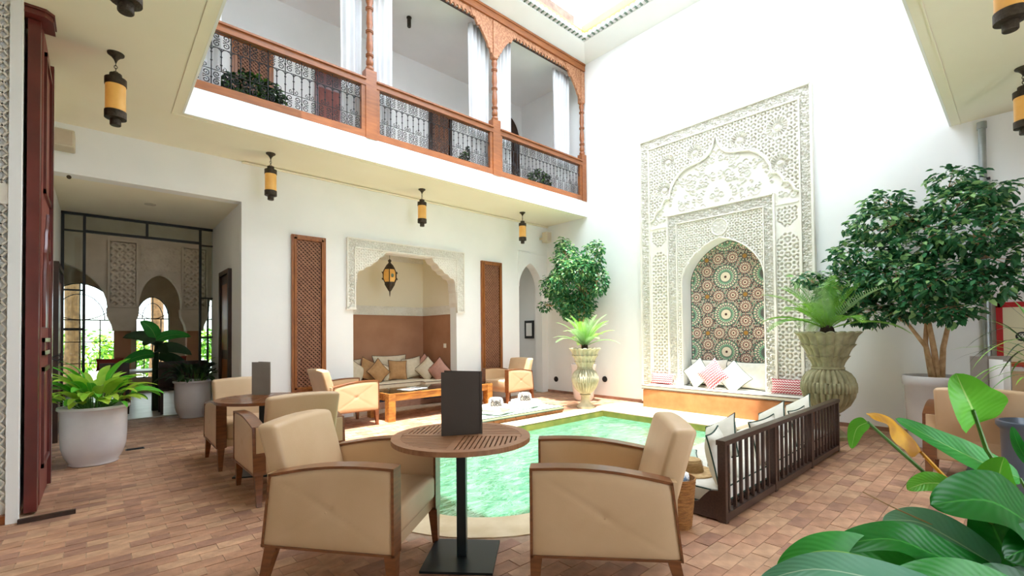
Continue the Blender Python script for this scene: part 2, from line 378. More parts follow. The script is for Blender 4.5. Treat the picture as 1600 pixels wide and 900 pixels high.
def cushion(label, loc, rot, wd, ht, th, m, pip=None, group=None, name='cushion'):
    root = thing(name, label, 'cushion', loc, 0, group); root.rotation_mode = 'XYZ'; root.rotation_euler = rot
    mb, edge = pillow(wd, ht, th); c = mb.build('cover', m, root, smooth=1.5)
    if pip:
        MB().tube(edge, .006, 5, closed=True).build('piping', pip, root, smooth=True)
    return root
# ================================================================== structure
XR = 7.95; YB = 7.6; ZC = 3.92; YF = 6.39
PX0, PX1, PY0, PY1, PR = 1.85, 6.65, 2.5, 5.03, .8
# ---- floor
fl = MB()
fl.box(-3.3, 8.2, -3.2, PY0, -.3, -.004); fl.box(-3.3, 8.2, PY1, 16.2, -.3, -.004)
fl.box(-3.3, PX0, PY0, PY1, -.3, -.004); fl.box(PX1, 8.2, PY0, PY1, -.3, -.004)
def arc(cx, cy, r, a0, a1, n=12): return [(cx+r*math.cos(a0+(a1-a0)*i/n), cy+r*math.sin(a0+(a1-a0)*i/n)) for i in range(n+1)]
fl.prism([(PX0, PY0)]+arc(PX0+PR, PY0+PR, PR, 1.5*PI, PI), -.3, -.004, 'z')
fl.prism([(PX0, PY1)]+arc(PX0+PR, PY1-PR, PR, PI, .5*PI), -.3, -.004, 'z')
floor = struct(fl.build('floor', 'grout'))
def pool_path(off):
    r = PR+off
    return arc(PX0+PR, PY0+PR, r, 1.5*PI, PI)+arc(PX0+PR, PY1-PR, r, PI, .5*PI)+[(PX1+off, PY1+off), (PX1+off, PY0-off)]
def in_pool(x, y, off):
    if x < PX0-off or x > PX1+off or y < PY0-off or y > PY1+off: return False
    for cy, s in ((PY0+PR, -1), (PY1-PR, 1)):
        if x < PX0+PR and (y-cy)*s > 0 and (x-PX0-PR)**2+(y-cy)**2 > (PR+off)**2: return False
    return True
def in_view(x, y, z=0, m=0.0):
    d = Vector((x, y, z))-Vector((0, 0, 1.35)); dz = d.dot(_f2)
    if dz < .3: return False
    u = FPX*d.dot(_r3)/dz; v = CYP-FPX*d.dot(_u3)/dz
    return -800-m < u < 800+m and v < 900+m
BL, BW = .21, .105
bl = []
j = 0; y = 0.0
while y < 9.85:
    x = -1.0 - (BL/2 if j % 2 else 0)
    while x < 7.95:
        cx, cy = x+BL/2, y+BW/2
        if not in_pool(cx, cy, .36) and not (cx > PX1 and PY0-.25 < cy < PY1+.36) and in_view(cx, cy, 0, 60) and not (cy > YB and cx > 1.5) and not (cx < -.45 and cy > 5):
            bl.append((cx, cy, math.hypot(cx, cy)))
        x += BL
    y += BW; j += 1
# bricks on the passage floor behind the arched doorway and around the alcove stay plain floor
brick_me = []
for k in range(6):
    mb = MB(); e = .0025
    mb.box(-BL/2+e, BL/2-e, -BW/2+e, BW/2-e, -.006, 0)
    o = mb.build('brick', 'brick_%d' % k, floor); brick_me.append(o.data); bpy.data.objects.remove(o)
seen = sorted([q for q in bl if in_view(q[0], q[1])], key=lambda q: q[2])
near = set((q[0], q[1]) for q in seen[:290])
big = MB()
for cx, cy, d in bl:
    k = int(RNG.integers(6)); dz = float(RNG.uniform(-.0025, .001)); a = float(RNG.normal(0, .012))
    if (cx, cy) in near:
        mesh_obj('brick', brick_me[k], floor, (cx, cy, dz), (float(RNG.normal(0, .006)), float(RNG.normal(0, .006)), a))
    else:
        e = .0025; big.box(cx-BL/2+e, cx+BL/2-e, cy-BW/2+e, cy+BW/2-e, -.006, dz, None, k)
o = big.build('brick_paving', ['brick_%d' % k for k in range(6)], floor, fix=False); o['kind'] = 'stuff'
# ---- pool: shell, coping, deck, water
shell = MB(); pp = pool_path(0); n = len(pp)
shell.add([(x, y, -.015) for x, y in pp]+[(x, y, -1.2) for x, y in pp], [(i, (i+1) % n, (i+1) % n+n, i+n) for i in range(n)]+[tuple(range(n, 2*n))])
pool = thing('pool', 'sunken green plunge pool with one rounded end in the courtyard floor', 'pool', (0,0,0))
shell.build('basin', 'pool_tile', pool)
ml = MB(); ml.add([(x, y, -.012) for x, y in pp]+[(x, y, -.16) for x, y in pool_path(-.006)], [(i, (i+1) % n, (i+1) % n+n, i+n) for i in range(n)])
o = ml.build('waterline_band', 'pool_edge_moss', pool); o['label'] = 'mossy yellow-green band at the waterline'
wt = MB(); wt.add([(x, y, -.10) for x, y in pool_path(-.008)], [tuple(range(n))]); o = wt.build('water', 'pool_water', pool); o['label'] = 'rippled turquoise water surface'
inn, outp = pool_path(0), pool_path(.34)
def stones(a, b, c, d, cnt):
    for i in range(cnt):
        t0, t1 = (i+.01)/cnt, (i+.99)/cnt
        L = lambda p, q, t: (p[0]+(q[0]-p[0])*t, p[1]+(q[1]-p[1])*t)
        MB().prism([L(a, b, t0), L(a, b, t1), L(d, c, t1), L(d, c, t0)], -.2, .004, 'z').build('coping_stone', 'sand_stone', pool)
for i in range(0, 12, 2):
    MB().prism([inn[i], inn[i+1], inn[i+2], outp[i+2], outp[i+1], outp[i]], -.2, .004, 'z').build('coping_stone', 'sand_stone', pool)
for i in range(13, 25, 2):
    MB().prism([inn[i], inn[i+1], inn[i+2], outp[i+2], outp[i+1], outp[i]], -.2, .004, 'z').build('coping_stone', 'sand_stone', pool)
stones((PX0, PY0+PR), (PX0, PY1-PR), (PX0-.34, PY1-PR), (PX0-.34, PY0+PR), 2)
stones((PX0+PR, PY1), (PX1, PY1), (PX1, PY1+.34), (PX0+PR, PY1+.34), 8)
stones((PX1, PY0), (PX0+PR, PY0), (PX0+PR, PY0-.34), (PX1, PY0-.34), 8)
for iy in range(6):
    for ix in range(2):
        x0, x1 = PX1+ix*.42, PX1+(ix+1)*.42+(.0 if ix == 0 else .05); y0 = PY0-.25+iy*(PY1+.34-PY0+.25)/6; y1 = y0+(PY1+.34-PY0+.25)/6
        MB().box(x0+.004, x1-.004, y0+.004, y1-.004, -.1, .004).build('deck_slab', 'deck_stone', pool)

# ---- walls
def wallbox(name, *boxes, m='white_plaster'):
    mb = MB()
    for b_ in boxes: mb.box(*b_)
    return struct(mb.build(name, m))
def arch_pts(c, hw, zs, za, n=16, pointed=.12):
    """polyline of an arch from left spring to right spring"""
    out = []
    for i in range(n+1):
        a = PI-PI*i/n; x = math.cos(a); z = math.sin(a)
        z2 = z*(1-pointed)+pointed*(1-abs(x))
        out.append((c+hw*x, zs+(za-zs)*z2))
    return out
wb = MB()
wb.box(1.535, 3.2, YB, YB+.22, 0, ZC+.1); wb.box(-.7, 1.535, YB, YB+.2, 3.33, ZC+.1)
wb.box(5.32, 7.03, YB, YB+.22, 0, ZC+.1); wb.box(3.2, 5.32, YB, YB+.22, 2.84, ZC+.1)
ap = arch_pts(7.395, .365, 2.42, 3.0, 16, .25)
wb.strip(ap, [(x, 3.26) for x, z in ap], YB, YB+.22); wb.box(7.03, XR+.25, YB, YB+.22, 3.25, ZC+.1); wb.box(7.76, XR+.25, YB, YB+.22, 0, 3.25)
struct(wb.build('wall_back', 'white_plaster'))
# raised rectangular panel round the arch head
tr = MB(); tr.box(7.12, 7.9, YB-.012, YB, 3.22, 3.25); tr.box(7.0, 7.03, YB-.012, YB, 2.45, 3.25)
struct(tr.build('trim_1', 'white_plaster'))
# passage behind the arched doorway
wallbox('wall_passage', (6.95, 7.03, YB+.22, 10.5, 0, 3.3), (7.96, 8.2, 8.6, 10.6, 0, 3.3), (6.95, 8.1, 10.5, 10.6, 0, 3.3), (6.95, 8.1, YB+.22, 10.6, 3.3, 3.4))
wp = MB(); ap2 = arch_pts(7.5, .33, 2.1, 2.68, 14, .25)
wp.strip(ap2, [(x, 3.3) for x, z in ap2], 8.6, 8.75); wp.box(7.03, 7.17, 8.6, 8.75, 0, 3.3); wp.box(7.83, 7.95, 8.6, 8.75, 0, 3.3)
struct(wp.build('wall_passage_arch', 'white_plaster'))
# right wall with the niche cut in
wr = MB()
wr.box(XR, XR+.25, -3.2, 2.78, 0, 7.6); wr.box(XR, XR+.25, 4.19, 8.6, 0, 7.6); wr.box(XR, XR+.25, 2.78, 4.19, 2.99, 7.6); wr.box(XR, XR+.25, 2.78, 4.19, 0, .36)
struct(wr.build('wall_right', 'white_plaster'))
struct(MB().box(XR-.012, XR, 4.8, YB, 0, .055).build('baseboard_right', 'brick_4'))
struct(MB().box(XR-.012, XR, -3, 2.0, 0, .055).build('baseboard_right', 'brick_4'))
# left side: wall behind the open door, jamb, far left wall
wallbox('wall_left', (-.75, -.45, 5.06, 9.9, 0, ZC+.05), m='white_plaster')
struct(MB().box(-.452, -.44, 6.1, 8.2, 0, .06).build('baseboard_left', 'brick_4'))
wallbox('wall_far_left', (-3.4, -3.2, -3.2, 5.3, 0, ZC+.05), (-3.2, -.75, 5.06, 5.3, 0, ZC+.05))
# unseen wall behind the viewer, added to cut light; gap left for sky light
wallbox('wall_front', (-3.4, 1.2, -3.2, -3.0, 0, ZC+.05), (3.6, XR+.2, -3.2, -3.0, 0, ZC+.05), (1.2, 3.6, -3.2, -3.0, 2.9, ZC+.05))
# vestibule
wallbox('wall_vestibule', (1.535, 1.75, YB+.2, 10.0, 0, 3.4))
struct(MB().box(-.5, 1.6, YB+.2, 10.0, 3.33, 3.45).build('ceiling_vestibule', 'cream_plaster'))
# gallery slabs / ceilings
cl = MB()
cl.box(-3.4, XR+.2, YF, 8.6, ZC, ZC+.3); cl.box(-3.4, .69, -3.2, YF, ZC, ZC+.3); cl.box(.69, XR+.2, -3.2, .575, ZC, ZC+.3)
struct(cl.build('ceiling', 'cream_plaster'))
fa = MB(); fa.box(.69, XR, YF-.02, YF, ZC-.002, 4.25); fa.box(.69, .71, .575, YF-.02, ZC-.002, 4.25); fa.box(.69, XR, .575, .595, ZC-.002, 4.25)
struct(fa.build('trim_2', 'white_plaster'))
ln = MB(); ln.box(.60, .612, -3, YF+.07, ZC-.008, ZC); ln.box(.60, XR, YF+.07, YF+.082, ZC-.008, ZC); ln.box(.69, XR, .49, .502, ZC-.008, ZC)
struct(ln.build('trim_3', 'cream_plaster'))
# cove where ceiling meets back wall
cv = MB(); cv.bar((1.535, YB-.03, ZC-.02), (XR, YB-.03, ZC-.02), .05, .02); struct(cv.build('trim_4', 'cream_plaster'))
# upper storey
UC = 7.12; UY = 8.45
wallbox('wall_upper_back', (-1, XR+.2, UY, UY+.2, 4.2, UC+.3))
struct(MB().box(.3, XR+.2, YF+.1, UY+.2, UC, UC+.15).build('ceiling_upper', 'white_plaster'))
struct(MB().box(.3, XR, YF, UY, 4.21, 4.25).build('floor_upper', 'brick_0'))
wallbox('wall_upper_left', (.1, .3, -.2, UY, 4.2, 7.6))
wallbox('wall_upper_front', (.1, XR+.2, -.3, -.1, 4.2, 7.6))
# white band above the wood beam and the eaves cove
wallbox('wall_upper_band', (.3, XR, YF-.02, YF+.25, 7.27, 7.62))
OX0, OX1, OY0, OY1 = 1.75, 7.45, 1.6, 6.0
ev = MB()
def eave(a, b, c, d): # quad ring pieces, a,b at the wall (z 7.29), c,d at the lip (z 7.40)
    v = [(a[0], a[1], 7.29), (b[0], b[1], 7.29), (c[0], c[1], 7.40), (d[0], d[1], 7.40), (a[0], a[1], 7.7), (b[0], b[1], 7.7), (c[0], c[1], 7.44), (d[0], d[1], 7.44)]
    ev.add(v, [(0,1,2,3), (4,7,6,5), (3,2,6,7), (0,4,5,1), (0,3,7,4), (1,5,6,2)])
eave((XR, -.1), (XR, YF), (OX1, OY1), (OX1, OY0)); eave((.3, YF-.01), (XR, YF-.01), (OX1, OY1), (OX0, OY1))
eave((.3, -.1), (.3, YF), (OX0, OY1), (OX0, OY0)); eave((.3, -.1), (XR, -.1), (OX1, OY0), (OX0, OY0))
eaves = struct(ev.build('trim_5', 'white_plaster'))
rf = MB()
rf.box(-3.4, OX0-.1, -3.4, 10, 7.7, 7.85); rf.box(OX1+.1, 8.4, -3.4, 10, 7.7, 7.85); rf.box(OX0-.1, OX1+.1, OY1+.1, 10, 7.7, 7.85); rf.box(OX0-.1, OX1+.1, -3.4, OY0-.1, 7.7, 7.85)
rf.box(-3.4, OX0-.1, -3.4, 10, 7.5, 7.55); 
struct(rf.build('roof', 'white_plaster'))
# glazed tile roll along the eaves: every tile end its own piece
tmw = MB(); prof = [(.045, 0), (.05, .02), (.05, .13), (.045, .15)]
tmw.lathe(prof, 10); ow = tmw.build('eaves_tile', 'white_glaze', smooth=True); wme = ow.data; bpy.data.objects.remove(ow)
tmg = MB(); tmg.lathe([(.02, 0), (.024, .01), (.024, .16), (.02, .17)], 8); og = tmg.build('eaves_tile_joint', 'green_glaze', smooth=True); gme = og.data; bpy.data.objects.remove(og)
x = OX1
while x > OX0:
    mesh_obj('eaves_tile', wme, eaves, (x, OY1-.09, 7.465), (-PI/2, 0, 0))
    if x > 4.5: mesh_obj('green_tile_joint', gme, eaves, (x-.055, OY1-.085, 7.44), (-PI/2, 0, 0))
    x -= .11
y = OY1-.11
while y > 2.6:
    mesh_obj('eaves_tile', wme, eaves, (OX1-.09, y, 7.465), (0, PI/2, 0))
    if y > 3.8: mesh_obj('green_tile_joint', gme, eaves, (OX1-.085, y+.055, 7.44), (0, PI/2, 0))
    y -= .11
ros = thing('roof_opening_frame', 'timber frame of the open roof above the courtyard', 'frame', (4.5, 5.9, 7.55))
ros.location = (0, 0, 0)
MB().box(OX0, OX1-.02, OY1-.02, OY1+.06, 7.51, 7.62).build('beam', 'yellow_pine', ros)['label'] = 'yellow pine beam above the tile roll'
MB().box(OX0, OX1-.25, OY1+.05, OY1+.13, 7.66, 7.86).build('beam', 'grey_timber', ros)['label'] = 'weathered grey upper beam'
MB().box(OX1-.02, OX1+.06, OY0, OY1, 7.51, 7.60).build('beam', 'yellow_pine', ros)
MB().box(OX1+.05, OX1+.13, OY0, OY1+.1, 7.64, 7.80).build('beam', 'green_timber', ros)['label'] = 'greenish painted upper beam'

# ---- alcove
al = MB(); al.box(3.0, 3.2, YB+.22, 9.0, 0, 1.80); al.box(5.35, 5.5, YB+.22, 9.0, 0, 1.80); al.box(3.0, 5.5, 8.93, 9.05, 0, 1.80)
struct(al.build('wall_alcove', 'rose_plaster'))
al = MB(); al.box(3.0, 3.2, YB+.22, 9.0, 1.80, 3.2); al.box(5.35, 5.5, YB+.22, 9.0, 1.80, 3.2); al.box(3.0, 5.5, 8.93, 9.05, 1.80, 3.2); al.box(3.0, 5.5, YB+.2, 9.0, 3.08, 3.2)
struct(al.build('wall_alcove_upper', 'cream_plaster'))

# ---- carved plaster
def frac(a): return a-np.floor(a)
def ln_(a, s): return np.abs(frac(a/s)-.5)*s
def star(u, v, s, wd=.010):
    r = math.sqrt(.5); d = np.minimum.reduce([ln_(u, s), ln_(v, s), ln_((u+v)*r, s*r), ln_((u-v)*r, s*r), ln_((u+2*v)/math.sqrt(5), s*.4472*1), ln_((2*u-v)/math.sqrt(5), s*.4472*1)])
    return np.clip(1.6-d/wd, 0, 1)
def star4(u, v, s, wd=.009):
    r = math.sqrt(.5); d = np.minimum.reduce([ln_(u, s*1.5), ln_(v, s*1.5), ln_((u+v)*r, s*1.5*r), ln_((u-v)*r, s*1.5*r)])
    a = frac(u/(s*1.5))*s*1.5-s*.75; b = frac(v/(s*1.5))*s*1.5-s*.75; d = np.minimum(d, np.abs(np.hypot(a, b)-s*.42)); return np.clip(1.5-d/wd, 0, 1)
def quasi(u, v, s):
    f = sum(np.cos(2*PI*(u*math.cos(t)+v*math.sin(t))/s) for t in (0, PI/4, PI/2, 3*PI/4)); return np.clip((f+.80)*3, 0, 1)
def lattice(u, v, s, wd=.011):
    r = math.sqrt(.5); d = np.minimum(ln_((u+v)*r, s), ln_((u-v)*r, s)); c = np.hypot(frac(u/(s/r))*(s/r)-s*r, frac(v/(s/r))*(s/r)-s*r)
    d = np.minimum(d, np.abs(c-s*.36)); return np.clip(1.6-d/wd, 0, 1)
def floral(u, v, s):
    f = np.sin(2*PI*u/s+1.6*np.sin(2*PI*v/(s*1.7)))*np.sin(2*PI*v/s+1.6*np.sin(2*PI*u/(s*1.4)))
    g = np.sin(2*PI*(u+v)/(s*.62))*.4
    return np.clip(.62+1.7*(f+g*.7), 0, 1)
def rosette(u, v, cu, cv, R, h, k=20):
    d = np.hypot(u-cu, v-cv); a = np.arctan2(v-cv, u-cu)
    pet = np.clip(.55+1.6*np.cos(k*a)*np.clip((R-d)/R*3, 0, 1), 0, 1)
    core = np.clip(.6+.8*np.sin(d/.012), 0, 1)
    out = np.where(d < R, np.where(d < R*.48, core, np.where(d > R*.9, 1, pet)), h)
    return out
def carve(name, parent, u0, u1, v0, v1, mask, hf, base, dep, plane, at, res=.0105, m='carved_plaster'):
    nu, nv = max(2, int(round((u1-u0)/res))), max(2, int(round((v1-v0)/res)))
    U, V = np.meshgrid(np.linspace(u0, u1, nu+1), np.linspace(v0, v1, nv+1))
    Hh = base+dep*hf(U, V)
    P = {'x': lambda: np.stack([at-Hh, U, V], -1), 'y': lambda: np.stack([U, at-Hh, V], -1), '-y': lambda: np.stack([U, at-Hh, V], -1)}[plane]().reshape(-1, 3)
    I = np.arange((nu+1)*(nv+1)).reshape(nv+1, nu+1)
    F = np.stack([I[:-1, :-1], I[:-1, 1:], I[1:, 1:], I[1:, :-1]], -1).reshape(-1, 4)
    if plane == 'x': F = F[:, ::-1]
    if mask is not None:
        uc, vc = (U[:-1, :-1]+U[1:, 1:])/2, (V[:-1, :-1]+V[1:, 1:])/2
        F = F[mask(uc, vc).ravel()]
        used = np.unique(F); mp = -np.ones(len(P), int); mp[used] = np.arange(len(used)); P = P[used]; F = mp[F]
    return np_mesh(name, P, F, m, parent)
def frame_u(name, parent, pts, wd, ht, plane, at, m='carved_plaster'):
    """raised moulding along a polyline of (u,v)"""
    mb = MB()
    for a, b_ in zip(pts[:-1], pts[1:]):
        A, B = ((at-ht/2, a[0], a[1]), (at-ht/2, b_[0], b_[1])) if plane == 'x' else ((a[0], at-ht/2, a[1]), (b_[0], at-ht/2, b_[1]))
        mb.bar(A, B, wd, ht, up=(1, 0, 0) if plane == 'x' else (0, 1, 0))
    return mb.build(name, m, parent)
FY0, FY1, FZ = 2.08, 4.99, 5.08; YC = 3.52
LOBE = [(0, 4.76), (.05, 4.6), (.1, 4.5), (.18, 4.43), (.3, 4.385), (.42, 4.37), (.55, 4.34), (.67, 4.27), (.78, 4.15), (.86, 4.0), (.88, 3.87), (.96, 3.86), (1.02, 3.79), (1.05, 3.70), (1.12, 3.68), (1.17, 3.62), (1.2, 3.54), (1.27, 3.5)]
lu = np.array([p[0] for p in LOBE]); lz = np.array([p[1] for p in LOBE])
def lobez(U): return np.interp(np.abs(U-YC), lu, lz)
por = thing('carved_plaster_portal', 'tall white carved plaster portal surrounding the mosaic niche', 'wall carving', (XR, YC, 0)); 
por.location = (0, 0, 0)
NC, NH, NZS, NZA = 3.475, .69, 2.25, 2.98
narch = arch_pts(NC, NH, NZS, NZA, 28, .2)
nu_ = np.array([p[0] for p in narch]); nz_ = np.array([p[1] for p in narch])
def nichez(U): return np.where(np.abs(U-NC) < NH, np.interp(U, nu_, nz_), -9)
bd = lambda U, V: ((U < FY0+.15) | (U > FY1-.17) | (V > FZ-.17))
carve('border', por, FY0, FY1, .05, FZ, bd, lambda U, V: floral(U, V, .062), .03, .030, 'x', XR)
sp = lambda s: (lambda U, V: ((V > lobez(U)) & ((U-YC)*s > 0)))
def hsp(U, V):
    h = quasi(U-YC, V-4.6, .052)
    for cu, cv, R in ((4.42, 4.55, .15), (3.90, 4.58, .15), (3.13, 4.56, .15), (2.55, 4.57, .17), (2.52, 4.0, .15), (4.5, 4.05, .15)): h = rosette(U, V, cu, cv, R, h)
    return h
carve('spandrel', por, 2.25, YC, 3.5, FZ-.19, sp(-1), hsp, .004, .048, 'x', XR, .0085)
carve('spandrel', por, YC, 4.80, 3.5, FZ-.19, sp(1), hsp, .004, .048, 'x', XR, .0085)
RG = np.random.default_rng(5); VEG = [(abs(x), z, r, rr) for x, z, r, rr in zip(RG.uniform(0, 1.25, 150), RG.uniform(3.4, 4.75, 150), RG.uniform(.018, .07, 150), RG.uniform(0, 1, 150))]
def veg(U, V):
    a = np.abs(U-YC)+.0*V; h = np.zeros_like(U)
    for x, z, r, rr in VEG:
        d = np.hypot(a-x, V-z); an = np.arctan2(V-z, a-x); h = np.maximum(h, np.where(an+PI > rr*2.2, np.exp(-((d-r*(.7+.3*np.sin(an*.5+rr*6)))/.0085)**2), 0)); h = np.maximum(h, .8*np.exp(-(d/(r*.35))**2))
    return np.clip(.15+.85*h, 0, 1)
def veg_old(U, V):
    a = np.abs(U-YC); f = np.sin(2*PI*a/.17+2.2*np.sin(2*PI*V/.23))*np.cos(2*PI*V/.15+2.0*np.sin(2*PI*a/.21))
    g = np.sin(2*PI*a/.06+3*np.sin(V*21))*np.sin(2*PI*V/.055+2*np.sin(a*19))
    return np.clip(.5+.42*f+.16*g, 0, 1)
ty = lambda U, V: (V < lobez(U)-.005) & ((V > 3.53) | (U < 2.61) | (U > 4.43))
carve('tympanum', por, 2.25, 4.80, 3.36, 4.78, ty, veg, .004, .034, 'x', XR)
inb = lambda U, V: (U < 2.77) | (U > 4.26) | (V > 3.36)
carve('inner_border', por, 2.61, 4.43, .38, 3.53, inb, lambda U, V: floral(U, V, .05), .03, .028, 'x', XR)
def hpan(U, V):
    h = quasi(U-3.48, V-3.17, .042); d = np.hypot(U-3.48, V-3.17); return np.where(d < .13, .75+.25*floral(U, V, .03), np.where(d < .15, 1.3, h))
carve('arch_panel', por, 2.77, 4.26, .38, 3.36, lambda U, V: (V > nichez(U)) & ~((np.abs(U-NC) < NH) & (V < NZS)), hpan, .006, .040, 'x', XR, .0085)
for a, b_ in ((2.25, 2.61), (4.43, 4.80)):
    c_ = (a+b_)/2
    def hs(U, V, c_=c_):
        hw = .15; zz = 2.72+.18*np.sqrt(np.clip(1-((U-c_)/hw)**2, 0, 1)); inside = (np.abs(U-c_) < hw) & (V < zz)
        h = np.where(inside, quasi(U-c_, V, .058), .95)
        top = (V > 2.98) & (V < 3.3) & (np.abs(U-c_) < .145-.12*np.clip((3.1-V)/.12, 0, 1)); h = np.where(top, quasi(U-c_, V-3.14, .05), h)
        return h
    carve('side_panel', por, a, b_, .38, 3.36, None, hs, .004, .042, 'x', XR, .0085)
for pts, wd, ht in (([(FY0, 0.05), (FY0, FZ), (FY1, FZ), (FY1, .05)], .03, .085), ([(FY0+.16, .38), (FY0+.16, FZ-.18), (FY1-.18, FZ-.18), (FY1-.18, .38)], .022, .075),
                    ([(2.61, .38), (2.61, 3.54), (4.43, 3.54), (4.43, .38)], .03, .085), ([(2.77, .38), (2.77, 3.365), (4.26, 3.365), (4.26, .38)], .018, .07),
                    ([(2.27, 3.35), (2.60, 3.35)], .02, .06), ([(4.44, 3.35), (4.79, 3.35)], .02, .06)):
    frame_u('moulding', por, pts, wd, ht, 'x', XR)
lob = [(YC-a, z) for a, z in LOBE[::-1]]+[(YC+a, z) for a, z in LOBE[1:]]
MB().tube([(XR-.045, a, z) for a, z in lob], .020, 8).build('lobed_arch_rib', 'carved_plaster', por, smooth=True)
MB().tube([(XR-.045, a, z+.04) for a, z in lob[2:-2]], .009, 6).build('lobed_arch_bead', 'carved_plaster', por, smooth=True)
MB().tube([(XR-.045, NC-NH-.01, .4)]+[(XR-.045, NC+(a-NC)*1.015, z+.01) for a, z in narch]+[(XR-.045, NC+NH+.01, .4)], .012, 6).build('niche_arch_rib', 'carved_plaster', por, smooth=True)
# niche: reveal and mosaic
ZX = 8.22
nr = MB(); path = [(NC-NH, .36)]+narch+[(NC+NH, .36)]
nr.add([(XR-.04, a, z) for a, z in path]+[(ZX, a, z) for a, z in path], [(i, i+1, i+1+len(path), i+len(path)) for i in range(len(path)-1)])
struct(nr.build('trim_6', 'white_plaster'))
moz = thing('mosaic_panel', 'arched mosaic tile panel of green and pink rosettes in the niche', 'mosaic', (0, 0, 0))
MB().prism([(a, z) for a, z in path], ZX, ZX+.08, 'x').build('backing', 'zel_navy', moz)
def inside_n(u, v, m=.0):
    if abs(u-NC) > NH-m or v < .38: return False
    return v < NZS or v < float(np.interp(u, nu_, nz_))-m
def tilequad(mb, cu, cv, r0, r1, a, wd, mi):
    """kite shaped tile pointing outwards, 2.5 mm thick face"""
    ca, sa = math.cos(a), math.sin(a); P = [(r0, 0), ((r0+r1)/2, wd/2), (r1, 0), ((r0+r1)/2, -wd/2)]
    mb.add([(ZX-.004, cu+p*ca-q*sa, cv+p*sa+q*ca) for p, q in P], [(0, 1, 2, 3)], None, mi)
ZM = ['zel_navy', 'zel_cream', 'zel_green', 'zel_pink', 'zel_ochre', 'zel_brown']
def ring(mb, cu, cv, r0, r1, n, wd, mi, ph=0):
    for k in range(n): tilequad(mb, cu, cv, r0, r1, 2*PI*(k+ph)/n, wd, mi)
def disc(mb, cu, cv, r, mi, off=.005, n=16):
    mb.add([(ZX-off, cu+r*math.cos(2*PI*k/n), cv+r*math.sin(2*PI*k/n)) for k in range(n)], [tuple(range(n))], None, mi)
def ros_big(mb):
    disc(mb, 0, 0, .085, 1, .0045, 20); ring(mb, 0, 0, .03, .05, 12, .010, 3); disc(mb, 0, 0, .022, 5, .006)
    ring(mb, 0, 0, .084, .150, 24, .025, 2); ring(mb, 0, 0, .115, .165, 24, .017, 1, .5); ring(mb, 0, 0, .155, .205, 24, .034, 1, 0); ring(mb, 0, 0, .17, .212, 24, .020, 2, .5)
def ros_small(mb, core):
    disc(mb, 0, 0, .034, 1, .0045, 14); disc(mb, 0, 0, .017, core, .006, 10)
    ring(mb, 0, 0, .032, .062, 14, .016, 3, .5); ring(mb, 0, 0, .055, .092, 14, .028, 1); ring(mb, 0, 0, .078, .108, 14, .020, 3, .5)
def ros_star(mb):
    ring(mb, 0, 0, 0, .05, 8, .022, 4); ring(mb, 0, 0, .05, .08, 8, .022, 1, .5)
def clip_mb(mb, cu, cv):
    keep = [i for i, f in enumerate(mb.f) if all(inside_n(mb.v[k][1]+cu, mb.v[k][2]+cv, .004) for k in f)]
    q = MB(); q.v = mb.v; q.f = [mb.f[i] for i in keep]; q.m = [mb.m[i] for i in keep]; return q
protos = {}
for nm, fn in (('big', ros_big), ('small', lambda m_: ros_small(m_, 5)), ('star', ros_star)):
    mb = MB(); fn(mb); protos[nm] = mb
shared = {}
def place_ros(nm, u, v, lab, cheap=False):
    q = clip_mb(protos[nm], u, v)
    if not q.f: return
    if len(q.f) == len(protos[nm].f):
        if nm not in shared:
            o = q.build(lab, ZM, moz, fix=False); shared[nm] = o.data
        else: o = mesh_obj(lab, shared[nm], moz)
    else:
        o = q.build(lab, ZM, moz, fix=False); o['kind'] = 'stuff'
    o.location = (0, u, v)
cells = []
for i in range(-1, 2):
    for jz in range(-1, 5):
        u, v = 3.52+.66*i, 1.02+.66*jz
        place_ros('big', u, v, 'green_rosette'); cells.append((u, v, .215))
for i in range(-2, 2):
    for jz in range(-2, 5):
        u, v = 3.52+.66*(i+.5), 1.02+.66*(jz+.5)
        place_ros('star', u, v, 'ochre_star'); cells.append((u, v, .08))
        for du, dv in ((.205, 0), (-.205, 0), (0, .205), (0, -.205)):
            place_ros('small', u+du, v+dv, 'pink_rosette'); cells.append((u+du, v+dv, .11))
fil = MB(); s_ = .022
for iu in range(-34, 35):
    for iv in range(0, 122):
        u = NC+iu*s_+(s_/2 if iv % 2 else 0); v = .4+iv*s_
        if inside_n(u, v, .012) and all((u-a)**2+(v-b_)**2 > (r+.004)**2 for a, b_, r in cells):
            k = (iu*3+iv*5+(iu*iv) % 3) % 7; mi = [1, 3, 1, 2, 1, 5, 1][k]; e = s_*.48
            fil.add([(ZX-.004, u-e, v), (ZX-.004, u, v-e), (ZX-.004, u+e, v), (ZX-.004, u, v+e)], [(0, 1, 2, 3)], None, mi)
o = fil.build('mosaic_infill', ZM, moz, fix=False); o['kind'] = 'stuff'
bt = MB()
pa = [(NC-NH+.045, .4+.045*i) for i in range(41)]
for rad, w2 in ((.045, .022),):
    P2 = [(NC-NH+.035, .4+.05*i) for i in range(37)]+[(NC+(a-NC)*(1-.05), NZS+(z-NZS)*.95) for a, z in arch_pts(NC, NH, NZS, NZA, 44, .2)]+[(NC+NH-.035, .4+.05*i) for i in range(36, -1, -1)]
    for k, (u, v) in enumerate(P2):
        bt.add([(ZX-.006, u-.02, v), (ZX-.006, u, v-.02), (ZX-.006, u+.02, v), (ZX-.006, u, v+.02)], [(0, 1, 2, 3)], None, 1 if k % 2 else 2)
o = bt.build('mosaic_border', ZM, moz, fix=False); o['kind'] = 'stuff'

